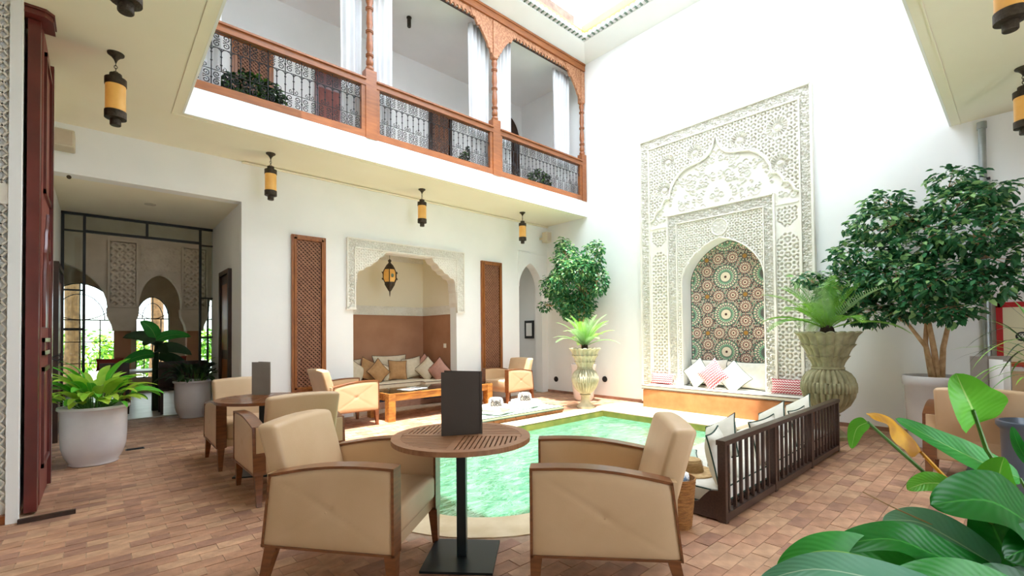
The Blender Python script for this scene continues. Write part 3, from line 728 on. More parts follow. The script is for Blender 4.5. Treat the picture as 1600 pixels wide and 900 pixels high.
# ---- alcove portal
alp = thing('carved_plaster_alcove_frame', 'white carved plaster frame with scalloped corbels around the seating alcove', 'wall carving', (0, 0, 0))
carve('top_band', alp, 3.10, 5.47, 2.865, 3.0, None, lambda U, V: floral(U, V, .05), .02, .024, 'y', YB, .008)
carve('side_band', alp, 3.10, 3.215, 1.82, 2.87, None, lambda U, V: floral(U, V, .05), .02, .024, 'y', YB, .008)
carve('side_band', alp, 5.33, 5.47, 1.82, 2.87, None, lambda U, V: floral(U, V, .05), .02, .024, 'y', YB, .008)
cor = [(3.21, 1.86), (3.235, 2.0), (3.24, 2.2), (3.255, 2.26), (3.26, 2.40), (3.30, 2.47), (3.38, 2.49), (3.43, 2.55), (3.51, 2.57), (3.56, 2.63), (3.63, 2.66), (3.67, 2.73), (3.74, 2.76), (3.80, 2.84)]
cu_ = np.array([p[0] for p in cor]); cz_ = np.array([p[1] for p in cor])
for s in (1, -1):
    P = [(4.27+s*(x-4.27), z) for x, z in cor]; mb = MB(); edge = [(4.27+s*(3.18-4.27), z) for x, z in cor]
    poly = P+[(4.27+s*(3.18-4.27), 2.87), (4.27+s*(3.18-4.27), 1.86)]
    for a, b_ in zip(P[:-1], P[1:]): mb.prism([a, b_, (b_[0], 2.88), (a[0], 2.88)], YB-.02, YB+.24, 'y')
    mb.build('corbel', 'carved_plaster', alp)
    carve('corbel_carving', alp, min(p[0] for p in P)-.0, max(p[0] for p in P), 2.2, 2.86, (lambda U, V, s=s: (V > np.interp(4.27+(U-4.27)*s, cu_, cz_)+.02)), lambda U, V: quasi(U-4.27, V, .042), .01, .024, 'y', YB, .007)
frame_u('moulding', alp, [(3.09, 1.82), (3.09, 3.01), (5.48, 3.01), (5.48, 1.82)], .022, .055, 'y', YB)
frame_u('moulding', alp, [(3.22, 1.82), (3.22, 2.86), (5.32, 2.86), (5.32, 1.82)], .02, .05, 'y', YB)
MB().box(3.07, 3.235, YB-.055, YB, 1.80, 1.84).build('bracket', 'carved_plaster', alp); MB().box(5.31, 5.49, YB-.055, YB, 1.80, 1.84).build('bracket', 'carved_plaster', alp)
fz = thing('alcove_frieze', 'carved plaster frieze running round the inside of the alcove', 'wall carving', (0, 0, 0))
carve('back_frieze', fz, 3.2, 5.35, 1.80, 1.97, None, lambda U, V: floral(U, V, .07), .012, .014, 'y', 8.93)
carve('side_frieze', fz, YB+.22, 8.93, 1.80, 1.97, None, lambda U, V: floral(U, V, .07), .012, .014, 'x', 5.35)
carve('top_frieze', fz, 3.2, 5.35, 2.93, 3.08, None, lambda U, V: floral(U, V, .07), .012, .014, 'y', 8.93)
struct(MB().box(3.2, 5.35, 8.9, 8.93, 1.785, 1.80).box(5.32, 5.35, YB+.22, 8.93, 1.785, 1.80).build('trim_7', 'carved_plaster'))
# ================================================================== balcony
def turned(z0, z1, r):
    """turned column profile: rings and vase shapes"""
    H = z1-z0; P = []
    def ringp(t): return [(r*.78, t-.012), (r*1.08, t-.008), (r*1.08, t+.0), (r*.8, t+.006), (r*1.08, t+.012), (r*1.08, t+.02), (r*.78, t+.026)]
    P += [(r*.95, z0), (r*1.15, z0+.02), (r*1.15, z0+.05), (r*.7, z0+.08)]
    P += [(r*1.0, z0+H*.09), (r*1.02, z0+H*.13), (r*.72, z0+H*.17)] + ringp(z0+H*.20)
    P += [(r*.7, z0+H*.25), (r*.98, z0+H*.30), (r*.9, z0+H*.40), (r*.72, z0+H*.47)] + ringp(z0+H*.51)
    P += [(r*.7, z0+H*.56), (r*.92, z0+H*.62), (r*.84, z0+H*.72), (r*.66, z0+H*.78)] + ringp(z0+H*.81)
    P += [(r*.7, z0+H*.86), (r*1.02, z0+H*.91), (r*1.02, z0+H*.94), (r*.75, z0+H*.97), (r*1.1, z0+H*.985), (r*1.1, z1)]
    return P
bal = thing('wooden_balcony', 'orange wooden gallery balustrade with turned columns and wrought iron panels upstairs', 'balcony', (0, 0, 0))
posts = [(2.965, .17), (5.375, .18), (7.86, .14)]
for x, wd in posts:
    p = MB().box(x-wd/2, x+wd/2, YF-.03, YF+.10, 4.245, 5.27).build('post', 'orange_wood', bal)
    MB().lathe(turned(5.27, 6.42, .052), 18, (x, YF+.03, 0)).build('turned_column', 'orange_wood', p, smooth=True)
    MB().box(x-.055, x+.055, YF-.02, YF+.09, 6.42, 7.1).build('upper_post', 'carved_wood', p)
bays = [(.72, 2.88), (3.05, 5.285), (5.465, 7.79)]
for a, b_ in bays:
    MB().box(a, b_, YF-.02, YF+.05, 4.255, 4.355).build('bottom_rail', 'orange_wood', bal)
    r_ = MB().box(a, b_, YF-.03, YF+.07, 5.02, 5.10).build('top_rail', 'orange_wood', bal)
    MB().box(a, b_, YF-.055, YF+.09, 5.10, 5.125).build('rail_cap', 'orange_wood', r_)
    MB().box(b_-.06, b_, YF-.015, YF+.05, 4.355, 5.02).build('side_stile', 'orange_wood', bal)
    MB().box(a, a+.05, YF-.015, YF+.05, 4.355, 5.02).build('side_stile', 'orange_wood', bal)
# wrought iron module, .22 x .665
MW, MH = .2, .665
def spiral(cx, cz, r, a0, dirn, turns=1.35, n=12):
    return [(cx+(r*(1-.80*i/n))*math.cos(a0+dirn*2*PI*turns*i/n), 0, cz+(r*(1-.80*i/n))*math.sin(a0+dirn*2*PI*turns*i/n)) for i in range(n+1)]
mod = MB(); t_ = .0055
mod.tube([(0, 0, 0), (0, 0, MH)], .006, 4)
for z in (.0, .195, .47, MH): mod.tube([(0, 0, z), (MW, 0, z)], .005, 4)
mod.tube([(MW/2, 0, .195), (MW/2, 0, .47)], .006, 4)
for z in (.26, .36): mod.lathe([(.0, 0), (.013, .008), (.013, .016), (.0, .024)], 6, (MW/2, 0, z)); mod.lathe([(.0, 0), (.013, .008), (.013, .016), (.0, .024)], 6, (0, 0, z+.03))
for zc in (.0975, .5675):
    mod.lathe([(.0, 0), (.013, .008), (.013, .016), (.0, .024)], 6, (0, 0, zc-.01))
    for sx in (-1, 1):
        for sz in (-1, 1):
            cx, cz = MW/2+sx*.046, zc+sz*.046
            mod.tube(spiral(cx, cz, .042, math.atan2(-sz, -sx), sx*sz), t_, 4)
for sx in (0, 1):
    x0 = sx*MW/2; mod.tube([(x0+MW/4+MW/4*math.cos(PI*k/8), 0, .42+.05*math.sin(PI*k/8)) for k in range(9)], t_, 4)
for sx in (-1, 1): mod.tube(spiral(MW/2+sx*.03, .228, .027, PI/2, -sx, 1.1, 9), t_*.8, 4)
im = mod.build('iron_scroll_panel', 'iron', bal, smooth=True); ime = im.data; bpy.data.objects.remove(im)
for a, b_ in bays:
    a += .05; b_ -= .06; k = round((b_-a)/MW); s = (b_-a)/(k*MW)
    for i in range(k): mesh_obj('iron_scroll_panel', ime, bal, (a+i*MW*s, YF+.015, 4.355), (0, 0, 0), (s, 1, 1))
# beam and brackets
MB().box(.3, XR-.03, YF-.03, YF+.14, 7.12, 7.27).build('head_beam', 'orange_wood', bal)
MB().box(.3, XR-.03, YF-.045, YF-.02, 7.235, 7.275).build('beam_moulding', 'orange_wood', bal)
MB().box(.3, XR-.05, YF+.01, YF+.04, 7.03, 7.12).build('fretted_board', 'carved_wood', bal)
MB().box(.3, XR-.05, YF+.05, YF+.075, 6.985, 7.015).build('curtain_rod', 'dark_wood', bal)
dent = MB(); x = .4
while x < XR-.1:
    dent.prism([(x, 7.03), (x+.012, 6.99), (x+.035, 6.985), (x+.05, 7.0), (x+.045, 7.03)], YF+.01, YF+.04, 'y'); x += .085
o = dent.build('scalloped_edge', 'carved_wood', bal); o['kind'] = 'stuff'
BRK = [(.055, 6.44), (.075, 6.50), (.10, 6.49), (.12, 6.56), (.15, 6.57), (.19, 6.66), (.25, 6.74), (.31, 6.82), (.36, 6.88), (.40, 6.87), (.43, 6.93), (.46, 6.99), (.50, 6.98), (.53, 7.03), (.56, 7.12), (.055, 7.12)]
def bracket(x, s, sc=1): return MB().prism([(x+s*p*sc, z) for p, z in BRK], YF, YF+.045, 'y').build('carved_bracket', 'carved_wood', bal)
bracket(2.965, -1); bracket(2.965, 1); bracket(5.375, -1); bracket(5.375, 1); bracket(7.86, -1)
# curtains
def curtain(x0, x1, label, z0=4.27, z1=7.0, y=YF+.2, waist=0, ph=0):
    mb = MB(); n = 56
    k = max(3, int((x1-x0)/.085))
    def f(u, v):
        tg = 1-waist*(1-v)*1.0; xx = (x0+x1)/2+(u-.5)*(x1-x0)*(.85+.15*v if not waist else tg)
        return (xx, y+.030*math.sin(2*PI*k*u+ph+.5*math.sin(3*v))+.012*math.sin(2*PI*(k*.37)*u+2*v+ph), z0+(z1-z0)*v)
    mb.grid(f, n, 10)
    o = mb.build('curtain', 'curtain', None, smooth=2.0, fix=False); o.location = (0, 0, 0)
    sm = o.modifiers.new('thick', 'SOLIDIFY'); sm.thickness = .004
    return tag(o, label, 'curtain', 'white curtains of the upper gallery')
curtain(.78, 1.13, 'white curtain at the far left end of the upper gallery', ph=1)
curtain(2.60, 2.94, 'white curtain hanging left of the first gallery column'); curtain(3.06, 3.44, 'white curtain hanging right of the first gallery column', ph=2)
curtain(4.93, 5.40, 'white curtain hanging left of the middle gallery column', ph=.7); curtain(5.52, 5.96, 'white curtain hanging right of the middle gallery column', ph=1.4)
curtain(7.13, 7.66, 'white curtain beside the gallery column in the corner', ph=2.2)
# upper gallery back wall: shutters, doors, plants
def lattice_shutter(name, x0, x1, y, z0, z1, label, wood='panel_wood'):
    t = thing(name, label, 'shutter', (x0, y, z0)); W, H = x1-x0, z1-z0; fw = .07
    MB().box(0, fw, -.05, 0, 0, H).box(W-fw, W, -.05, 0, 0, H).box(fw, W-fw, -.05, 0, 0, fw*1.1).box(fw, W-fw, -.05, 0, H-fw*1.1, H).build('frame', wood, t)
    MB().box(fw*.55, fw, -.065, -.04, fw*.6, H-fw*.6).box(W-fw, W-fw*.55, -.065, -.04, fw*.6, H-fw*.6).box(fw*.55, W-fw*.55, -.065, -.04, fw*.55, fw).box(fw*.55, W-fw*.55, -.065, -.04, H-fw, H-fw*.55).build('inner_moulding', wood, t)
    MB().box(fw, W-fw, -.012, -.004, fw, H-fw).build('backing', 'dark_recess', t)
    g = MB(); a, b_ = W-2*fw, H-2*fw; s = .062
    for sg in (1, -1):
        k = -int(b_/s)-2
        while k*s < a+b_:
            # line x = k*s + sg*z
            pts = []
            for z in (0, b_):
                x = k*s+(z if sg > 0 else b_-z); pts.append((x, z))
            (xa, za), (xb, zb) = pts
            # clip to 0..a
            def at(x_): tt = (x_-xa)/(xb-xa); return (x_, za+(zb-za)*tt)
            if xa > xb: xa, za, xb, zb = xb, zb, xa, za
            if xb > .01 and xa < a-.01:
                p0 = (xa, za) if xa >= 0 else at(0); p1 = (xb, zb) if xb <= a else at(a)
                g.bar((fw+p0[0], -.022+.004*sg, fw+p0[1]), (fw+p1[0], -.022+.004*sg, fw+p1[1]), .024, .008, up=(0, 1, 0))
            k += 1
    for o_ in (0,):
        pass
    o = g.build('lattice', 'lattice_wood', t); o['kind'] = 'stuff'
    return t
lattice_shutter('wooden_screen', 2.21, 2.73, YB, .49, 2.945, 'tall wooden lattice panel on the wall left of the alcove')
lattice_shutter('wooden_screen', 5.935, 6.49, YB, .49, 2.91, 'tall wooden lattice panel on the wall right of the alcove')
lattice_shutter('lattice_shutter', 1.56, 2.17, UY, 4.25, 6.3, 'brown lattice shutter behind the left end of the upper balustrade')
lattice_shutter('lattice_shutter', 5.22, 5.80, UY, 4.25, 6.25, 'dark lattice shutter upstairs left of the middle gallery column', 'dark_wood')
rd = thing('red_door', 'dark red wooden door upstairs behind the balustrade', 'door', (2.86, UY, 4.25))
MB().box(0, .5, -.04, 0, 0, 2.0).build('leaf', 'red_door', rd); MB().box(.5, .95, -.03, 0, 0, 2.0).build('opening_shade_panel', 'dark_recess', rd)  # flat dark panel beside the leaf stands in for a shaded opening
MB().box(.06, .44, -.05, -.04, .15, .8).box(.06, .44, -.05, -.04, .95, 1.6).build('panel', 'red_door_face', rd)
ud = thing('arched_door', 'dark arched doorway at the right end of the upper gallery', 'door', (7.55, UY, 4.25)); apx = arch_pts(0, .30, 1.95, 2.5, 14, .2)
MB().prism([(-.30, 0)]+apx+[(.30, 0)], -.03, 0, 'y').build('door_leaf', 'dark_wood', ud)
MB().tube([(-.33, -.03, 0)]+[(x*1.07, -.03, z+.02) for x, z in apx]+[(.33, -.03, 0)], .02, 6).build('door_surround', 'white_plaster', ud, smooth=True)
cs = thing('ceiling_spotlight', 'small dark tube spotlight under the upper gallery ceiling', 'spotlight', (4.15, 7.35, 7.12))
MB().lathe([(.045, 0), (.045, -.02), (.03, -.03)], 14).build('mount', 'bronze', cs, smooth=True); MB().lathe([(.035, -.03), (.035, -.17), (.03, -.18)], 14).build('tube', 'bronze', cs, smooth=True)

# ================================================================== lanterns
def make_lantern(label, loc):
    t = thing('hanging_lantern', label, 'lantern', loc, 0, 'amber cylinder lanterns under the galleries')
    MB().lathe([(.062, 0), (.060, -.012), (.035, -.03), (.016, -.055), (.008, -.075), (.006, -.085)], 20).build('ceiling_rose', 'bronze', t, smooth=True)
    ch = MB()
    for k, z in enumerate((-.098, -.122, -.146)):
        ch.tube([(.011*math.cos(a)*(1 if k % 2 else 0), .011*math.cos(a)*(0 if k % 2 else 1), z+.016*math.sin(a)) for a in [2*PI*i/10 for i in range(10)]], .003, 5, closed=True)
    ch.tube([(-.03, 0, -.19), (-.012, 0, -.165), (0, 0, -.16), (.012, 0, -.165), (.03, 0, -.19)], .003, 5)
    ch.build('chain', 'bronze', t, smooth=True)
    MB().lathe([(.043, -.185), (.045, -.19), (.045, -.232), (.043, -.236)], 20).build('top_cap', 'bronze', t, smooth=.6)
    MB().lathe([(.02, -.228), (.079, -.232), (.079, -.292), (.074, -.294)], 24).build('upper_band', 'bronze', t, smooth=.6)
    MB().lathe([(.073, -.29), (.073, -.53)], 24).build('shade', 'amber_glass', t, smooth=.6)
    MB().lathe([(.074, -.524), (.079, -.526), (.079, -.592), (.045, -.6)], 24).build('lower_band', 'bronze', t, smooth=.6)
    MB().lathe([(.040, -.595), (.040, -.650), (.036, -.655)], 20).build('bottom_cup', 'bronze', t, smooth=.6)
    return t
lam = make_lantern('amber cylinder lantern above the potted plant near the red door', (.098, 5.434, ZC))
for lab, x, y in (('amber cylinder lantern at the top edge above the left gallery', .106, 3.5), ('amber cylinder lantern left of the lattice panel, near the vestibule', 1.774, 7.01),
                  ('amber cylinder lantern in front of the alcove frame', 4.205, 7.03), ('amber cylinder lantern beside the arched doorway', 6.603, 7.01),
                  ('large amber lantern cut by the top right corner of the photo', 4.33, .03), ('amber lantern cut by the right edge, above the spiky plant', 6.72, -.03)):
    dup(lam, (x, y, ZC), random.uniform(0, 1), lab)
ml_ = thing('moroccan_lantern', 'pierced bronze lantern with coloured glass hanging in the alcove', 'lantern', (4.13, 8.1, 0))
T6 = lambda prof, nm, m, n=6: MB().lathe(prof, n).build(nm, m, ml_)
MB().tube([(0, 0, 2.80), (0, 0, 3.08)], .004, 5).build('chain', 'bronze', ml_)
T6([(.01, 2.82), (.035, 2.79), (.02, 2.76), (.03, 2.74), (.06, 2.71), (.095, 2.65), (.10, 2.62)], 'dome', 'bronze', 12)
T6([(.10, 2.62), (.125, 2.56), (.125, 2.44), (.10, 2.38)], 'coloured_glass', 'amber_glass', 6)
gm = MB()
for k in range(6):
    a = PI*k/3; gm.tube([(.105*math.cos(a), .105*math.sin(a), 2.63), (.135*math.cos(a), .135*math.sin(a), 2.56), (.135*math.cos(a), .135*math.sin(a), 2.44), (.105*math.cos(a), .105*math.sin(a), 2.37)], .009, 5)
    gm.lathe([(0, -.015), (.014, 0), (0, .015)], 6, (.155*math.cos(a), .155*math.sin(a), 2.56)); gm.lathe([(0, -.015), (.014, 0), (0, .015)], 6, (.155*math.cos(a), .155*math.sin(a), 2.44))
gm.build('ribs', 'bronze', ml_)
for k, mm in ((1, 'green_glaze'), (2, 'red_cloth'), (4, 'green_glaze'), (5, 'red_cloth')):
    a = PI*(k+.5)/3; MB().lathe([(0, -.055), (.035, -.02), (.035, .02), (0, .055)], 8, (.092*math.cos(a), .092*math.sin(a), 2.5)).build('glass_jewel', mm, ml_, smooth=True)
T6([(.10, 2.38), (.095, 2.33), (.06, 2.27), (.03, 2.22), (.012, 2.20), (.008, 2.13), (.002, 2.10)], 'lower_cone', 'bronze', 12)

# ================================================================== red door, portal jamb
dr = thing('red_studded_door', 'tall dark red wooden door leaf folded open against the left wall', 'door', (0, 0, 0))
MB().box(-.425, -.355, 5.13, 5.26, .02, 3.85).build('edge_post', 'red_door', dr)
o = MB().box(-.41, -.35, 5.26, 6.06, .03, 3.88).build('leaf', 'red_door_face', dr)
def dbox(y0, y1, z0, z1, m='red_door', d=.018, nm='panel_moulding'):
    w_ = .035; MB().box(-.35, -.35+d, y0, y1, z0, z0+w_).box(-.35, -.35+d, y0, y1, z1-w_, z1).box(-.35, -.35+d, y0, y0+w_, z0, z1).box(-.35, -.35+d, y1-w_, y1, z0, z1).build(nm, m, dr)
dbox(5.36, 5.96, 2.55, 3.72); dbox(5.36, 5.96, .30, 1.12); dbox(5.36, 5.96, 1.22, 1.36)
apd = [(5.66+.27*c_, z_) for c_, z_ in ((-1, 1.45), (-1, 1.9), (-.8, 1.98), (-.85, 2.06), (-.55, 2.14), (-.5, 2.24), (-.2, 2.30), (0, 2.42), (.2, 2.30), (.5, 2.24), (.55, 2.14), (.85, 2.06), (.8, 1.98), (1, 1.9), (1, 1.45))]
MB().tube([(-.345, y, z) for y, z in apd], .018, 6).build('arched_moulding', 'red_door', dr, smooth=True)
MB().prism([(y, z) for y, z in apd], -.35, -.342, 'x').build('arched_panel', 'red_door', dr)
MB().box(-.35, -.325, 5.98, 6.06, .03, 3.88).build('meeting_stile', 'red_door', dr)
MB().tube([(-.33, 6.03, 1.18), (-.29, 6.02, 1.20), (-.25, 6.0, 1.18), (-.29, 6.02, 1.15), (-.33, 6.03, 1.17)], .006, 5).build('latch', 'iron', dr, smooth=True)
hd = thing('door_head_bracket', 'stepped red wooden bracket above the open door', 'bracket', (0, 0, 0))
MB().prism([(-.47, 5.06), (-.33, 5.06), (-.29, 5.11), (-.29, 5.32), (-.47, 5.32)], 3.865, 3.915, 'z').build('block', 'red_door', hd)
MB().prism([(-.48, 5.045), (-.32, 5.045), (-.275, 5.10), (-.275, 5.33), (-.48, 5.33)], 3.90, 3.92, 'z').build('upper_moulding', 'red_door', hd)
MB().prism([(-.475, 5.05), (-.325, 5.05), (-.282, 5.105), (-.282, 5.325), (-.475, 5.325)], 3.855, 3.872, 'z').build('lower_moulding', 'red_door', hd)
jm = thing('carved_portal_jamb', 'pierced white plaster jamb of the portal at the left edge', 'wall carving', (0, 0, 0))
g = MB(); hh = .0625; z = -.6
while z < 3.9:
    for sg in (1, -1):
        for xa in (-.64, -.575):
            a_, b_ = (xa, z if sg > 0 else z+hh*1.3), (xa+.062, z+hh*1.3 if sg > 0 else z)
            if min(a_[1], b_[1]) > .07 and max(a_[1], b_[1]) < 3.9: g.bar((a_[0], 5.035, a_[1]), (b_[0], 5.035, b_[1]), .012, .03, up=(0, 1, 0))
    z += hh*1.3
o = g.build('pierced_lattice', 'carved_plaster', jm); o['kind'] = 'stuff'
MB().box(-.655, -.643, 5.01, 5.06, .06, 3.9).box(-.582, -.572, 5.01, 5.06, .06, 3.9).build('moulding', 'carved_plaster', jm)
MB().box(-1.1, -.655, 5.03, 5.06, .06, 3.9).build('outer_panel', 'carved_plaster', jm)
MB().box(-.505, -.44, 4.98, 5.065, 0, 3.92).build('smooth_edge', 'white_plaster', jm)
MB().box(-.64, -.505, 5.0, 5.05, 2.35, 2.5).build('carved_block', 'carved_plaster', jm)
MB().box(-1.1, -.5, 5.0, 5.06, 0, .06).build('jamb_base', 'orange_wood', jm)
st = tag(MB().box(-.44, -.13, 4.93, 4.965, 0, .03).build('wooden_door_stop', 'dark_wood', None), 'thin wooden strip lying on the floor at the foot of the red door', 'wood strip')
sb = thing('wall_speaker', 'beige box loudspeaker high on the left wall under the gallery ceiling', 'speaker', (-.33, 7.3, 3.62))
vs, fs = rbox(-.09, .11, -.12, .12, -.10, .10, .015); MB().add(vs, fs).build('case', 'beige_plastic', sb, smooth=True); MB().box(-.13, -.08, -.03, .03, -.03, .03).build('mount', 'beige_plastic', sb)
MB().box(-.07, .09, -.127, -.118, -.08, .08).build('grille', 'shade_stucco', sb)
sb2 = thing('wall_speaker', 'small grey loudspeaker in the ceiling corner near the arched doorway', 'speaker', (7.72, 7.38, 3.60))
vs, fs = rbox(-.08, .08, -.08, .08, -.12, .12, .012); MB().add(vs, fs).build('case', 'beige_plastic', sb2, smooth=True); MB().box(-.06, .06, -.086, -.078, -.1, .1).build('grille', 'shade_stucco', sb2); MB().box(-.02, .02, .08, .22, -.02, .02).build('mount', 'beige_plastic', sb2)
dg_ = thing('floor_drain', 'small dark metal drain grate in the brick floor near the white pot', 'drain', (.33, 7.28, .0005)); MB().box(-.09, .09, -.05, .05, 0, .004).build('plate', 'iron', dg_)
for k in range(5): MB().box(-.08, .08, -.042+k*.018, -.034+k*.018, .004, .007).build('slat', 'steel_frame', dg_)
vl = thing('ceiling_downlight', 'small round downlight in the vestibule ceiling', 'light', (.55, 8.6, 3.33)); MB().lathe([(.07, 0), (.07, -.008), (.05, -.01)], 20).build('ring', 'beige_plastic', vl, smooth=True)
sf = thing('wall_sensor', 'tiny round brass fitting high on the left wall above the vestibule', 'sensor', (-.28, YB-.01, 3.28), 0)
MB().lathe([(.022, 0), (.022, .02), (.01, .03)], 12, T=Matrix.Rotation(PI/2, 4, 'X')).build('disc', 'bronze', sf, smooth=True)

# ================================================================== vestibule screen and doors
sc_ = thing('glazed_screen', 'black steel framed glass screen closing the vestibule', 'screen', (0, 0, 0)); SY = 9.9
def sbar(x0, x1, z0, z1): MB().box(x0, x1, SY-.025, SY+.025, z0, z1).build('frame_bar', 'steel_frame', sc_)
for x in (-.43, -.185, 1.345, 1.60): sbar(x-.018, x+.018, 0, 3.32)
sbar(-.45, 1.62, 3.29, 3.33); sbar(-.185, 1.345, 3.03, 3.07); sbar(.575, .61, 3.06, 3.3); sbar(-.43, -.185, 3.03, 3.055); sbar(1.345, 1.6, 3.0, 3.025)
sbar(-.43, -.185, 2.1, 2.125); sbar(1.345, 1.6, 2.05, 2.075); sbar(1.345, 1.6, 1.35, 1.375); sbar(-.43, -.185, 1.48, 1.52); sbar(1.46, 1.475, .1, 2.06); sbar(-.43, -.185, 0.0, .06); sbar(1.345, 1.6, 0, .06); sbar(1.345, 1.6, .62, .645)
for x0, x1, z0, z1 in ((-.41, -.205, .06, 3.03), (1.365, 1.585, .06, 3.0), (-.165, .575, 3.07, 3.29), (.61, 1.325, 3.07, 3.29), (-.41, -.205, 3.055, 3.29), (1.365, 1.585, 3.025, 3.29)):
    MB().box(x0, x1, SY-.003, SY+.003, z0, z1).build('glass_pane', 'clear_glass', sc_)
def wdoor(name, label, x, sgn, y0, y1, zt):
    t = thing(name, label, 'door', (x, 0, 0)); f = .07
    MB().box(min(0, sgn*.05), max(0, sgn*.05), y0-f, y0, 0, zt+f).box(min(0, sgn*.05), max(0, sgn*.05), y1, y1+f, 0, zt+f).box(min(0, sgn*.05), max(0, sgn*.05), y0, y1, zt, zt+f).build('frame', 'dark_wood', t)
    MB().box(min(0, sgn*.02), max(0, sgn*.02), y0, y1, 0, zt).build('leaf', 'dark_wood', t); MB().box(min(0, sgn*.03), max(0, sgn*.03), y0+.1, y1-.1, .2, 1.0).box(min(0, sgn*.03), max(0, sgn*.03), y0+.1, y1-.1, 1.15, zt-.15).build('panel', 'panel_wood', t)
    return t
wdoor('wooden_door', 'dark wooden door in the right side wall of the vestibule', 1.535, -1, 8.33, 8.95, 2.36)
wdoor('wooden_door', 'brown wooden door in the left wall beyond the open red door', -.45, 1, 8.5, 9.5, 2.3)
# ---- dining room beyond
dn = lambda nm, *b_, m='shade_stucco': struct((lambda q: [q.box(*x) for x in b_] and q)(MB()).build(nm, m))
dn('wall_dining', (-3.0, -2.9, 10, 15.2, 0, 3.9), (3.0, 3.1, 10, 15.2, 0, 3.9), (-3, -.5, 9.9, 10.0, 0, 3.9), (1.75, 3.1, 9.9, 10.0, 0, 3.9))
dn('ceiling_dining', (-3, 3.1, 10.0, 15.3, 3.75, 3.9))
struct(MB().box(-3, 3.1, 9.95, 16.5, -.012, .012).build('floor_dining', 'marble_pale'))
AY = 12.0
dw = MB(); pts_cols = [(-.62, -.18), (.17, .50), (1.42, 1.74)]
# arcade wall: horseshoe arches between columns
def arcade(c0, c1, zs, za):
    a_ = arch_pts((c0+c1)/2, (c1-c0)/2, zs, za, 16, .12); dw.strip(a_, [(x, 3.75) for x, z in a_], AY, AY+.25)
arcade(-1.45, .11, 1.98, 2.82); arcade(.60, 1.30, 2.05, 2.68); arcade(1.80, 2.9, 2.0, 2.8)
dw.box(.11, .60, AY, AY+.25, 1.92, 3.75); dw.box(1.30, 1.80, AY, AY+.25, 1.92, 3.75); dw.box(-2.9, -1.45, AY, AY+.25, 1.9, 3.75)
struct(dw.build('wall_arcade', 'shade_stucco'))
for i, (x0, x1) in enumerate(((.14, .55), (1.33, 1.72), (-1.95, -1.5))):
    c = thing('dining_column', 'arcade column %s in the dining room behind the glass' % ('between the two arched windows', 'at the right beside the small window', 'at the far left')[i], 'column', ((x0+x1)/2, AY+.12, 0))
    MB().box(-.13, .13, -.12, .12, 0, 1.5).build('shaft', 'rose_plaster', c)
    MB().prism([(-.15, 1.5), (.15, 1.5), (.17, 1.62), (.24, 1.8), (.25, 1.95), (-.25, 1.95), (-.24, 1.8), (-.17, 1.62)], -.21, .13, 'y').build('capital', 'shade_stucco', c)
    carve('carved_panel', c, -.19, .19, 2.0, 3.25, None, lambda U, V: lattice(U, V, .09, .014), .01, .05, 'y', -.13, .012, 'shade_stucco')
    frame_u('panel_moulding', c, [(-.215, 1.98), (-.215, 3.28), (.215, 3.28), (.215, 1.98), (-.215, 1.98)], .03, .09, 'y', -.12, 'shade_stucco')
carve_p = thing('carved_arch_panel', 'carved plaster spandrel above the small arch in the dining room', 'wall carving', (0, 0, 0))
carve('carving', carve_p, .62, 1.28, 2.72, 3.25, None, lambda U, V: floral(U, V, .1), .01, .02, 'y', AY, .016, 'shade_stucco')
# arched windows in the far wall with iron glazing bars
WY = 15.0
def far_window(label, c, hw, zs, za, z0):
    t = thing('arched_window', label, 'window', (c, WY, 0)); a_ = arch_pts(0, hw, zs, za, 16, .05)
    fr = MB().tube([(-hw, 0, z0)]+[(x, 0, z) for x, z in a_]+[(hw, 0, z0), (-hw, 0, z0)], .022, 6); fr.build('frame', 'steel_frame', t)
    g = MB(); g.tube([(-hw, 0, zs), (hw, 0, zs)], .014, 5)
    for f_ in (-.5, 0, .5): g.tube([(hw*f_, 0, z0), (hw*f_, 0, zs)], .012, 5)
    for z in (z0+(zs-z0)*.33, z0+(zs-z0)*.66): g.tube([(-hw, 0, z), (hw, 0, z)], .010, 5)
    g.tube([(0, 0, zs), (0, 0, za)], .012, 5)
    for s in (-1, 1):
        g.tube([(s*hw*math.sin(b_*PI/16)*1.0, 0, zs+(za-zs)*.0+hw*.98*(1-math.cos(b_*PI/16))) for b_ in range(0, 8)], .010, 5)
        g.tube([(s*hw*.62*math.cos(b_*PI/16), 0, zs+(za-zs)*.7*math.sin(b_*PI/16)) for b_ in range(0, 9)], .010, 5)
    g.build('glazing_bars', 'steel_frame', t)
    MB().prism([(-hw, z0)]+a_+[(hw, z0)], -.004, .004, 'y').build('glass_pane', 'clear_glass', t)
    return a_
a1 = far_window('large arched window with palm view at the left of the dining room', -.35, .72, 1.8, 2.68, .25)
a2 = far_window('small arched window with iron bars at the centre of the dining room', 1.02, .34, 1.85, 2.42, .35)
a3 = far_window('arched window partly hidden at the right of the dining room', 2.2, .4, 1.85, 2.42, .35)
fw_ = MB()
for c, hw, zs, za, z0 in ((-.35, .72, 1.8, 2.68, .25), (1.02, .34, 1.85, 2.42, .35), (2.2, .4, 1.85, 2.42, .35)):
    a_ = arch_pts(c, hw, zs, za, 16, .05); fw_.strip(a_, [(x, 3.75) for x, z in a_], WY-.08, WY+.12); fw_.box(c-hw, c+hw, WY-.08, WY+.12, 0, z0)
for x0, x1 in ((-3, -1.07), (.37, .68), (1.36, 1.8), (2.6, 3.1)): fw_.box(x0, x1, WY-.08, WY+.12, 0, 3.75)
struct(fw_.build('wall_dining_far', 'shade_stucco'))
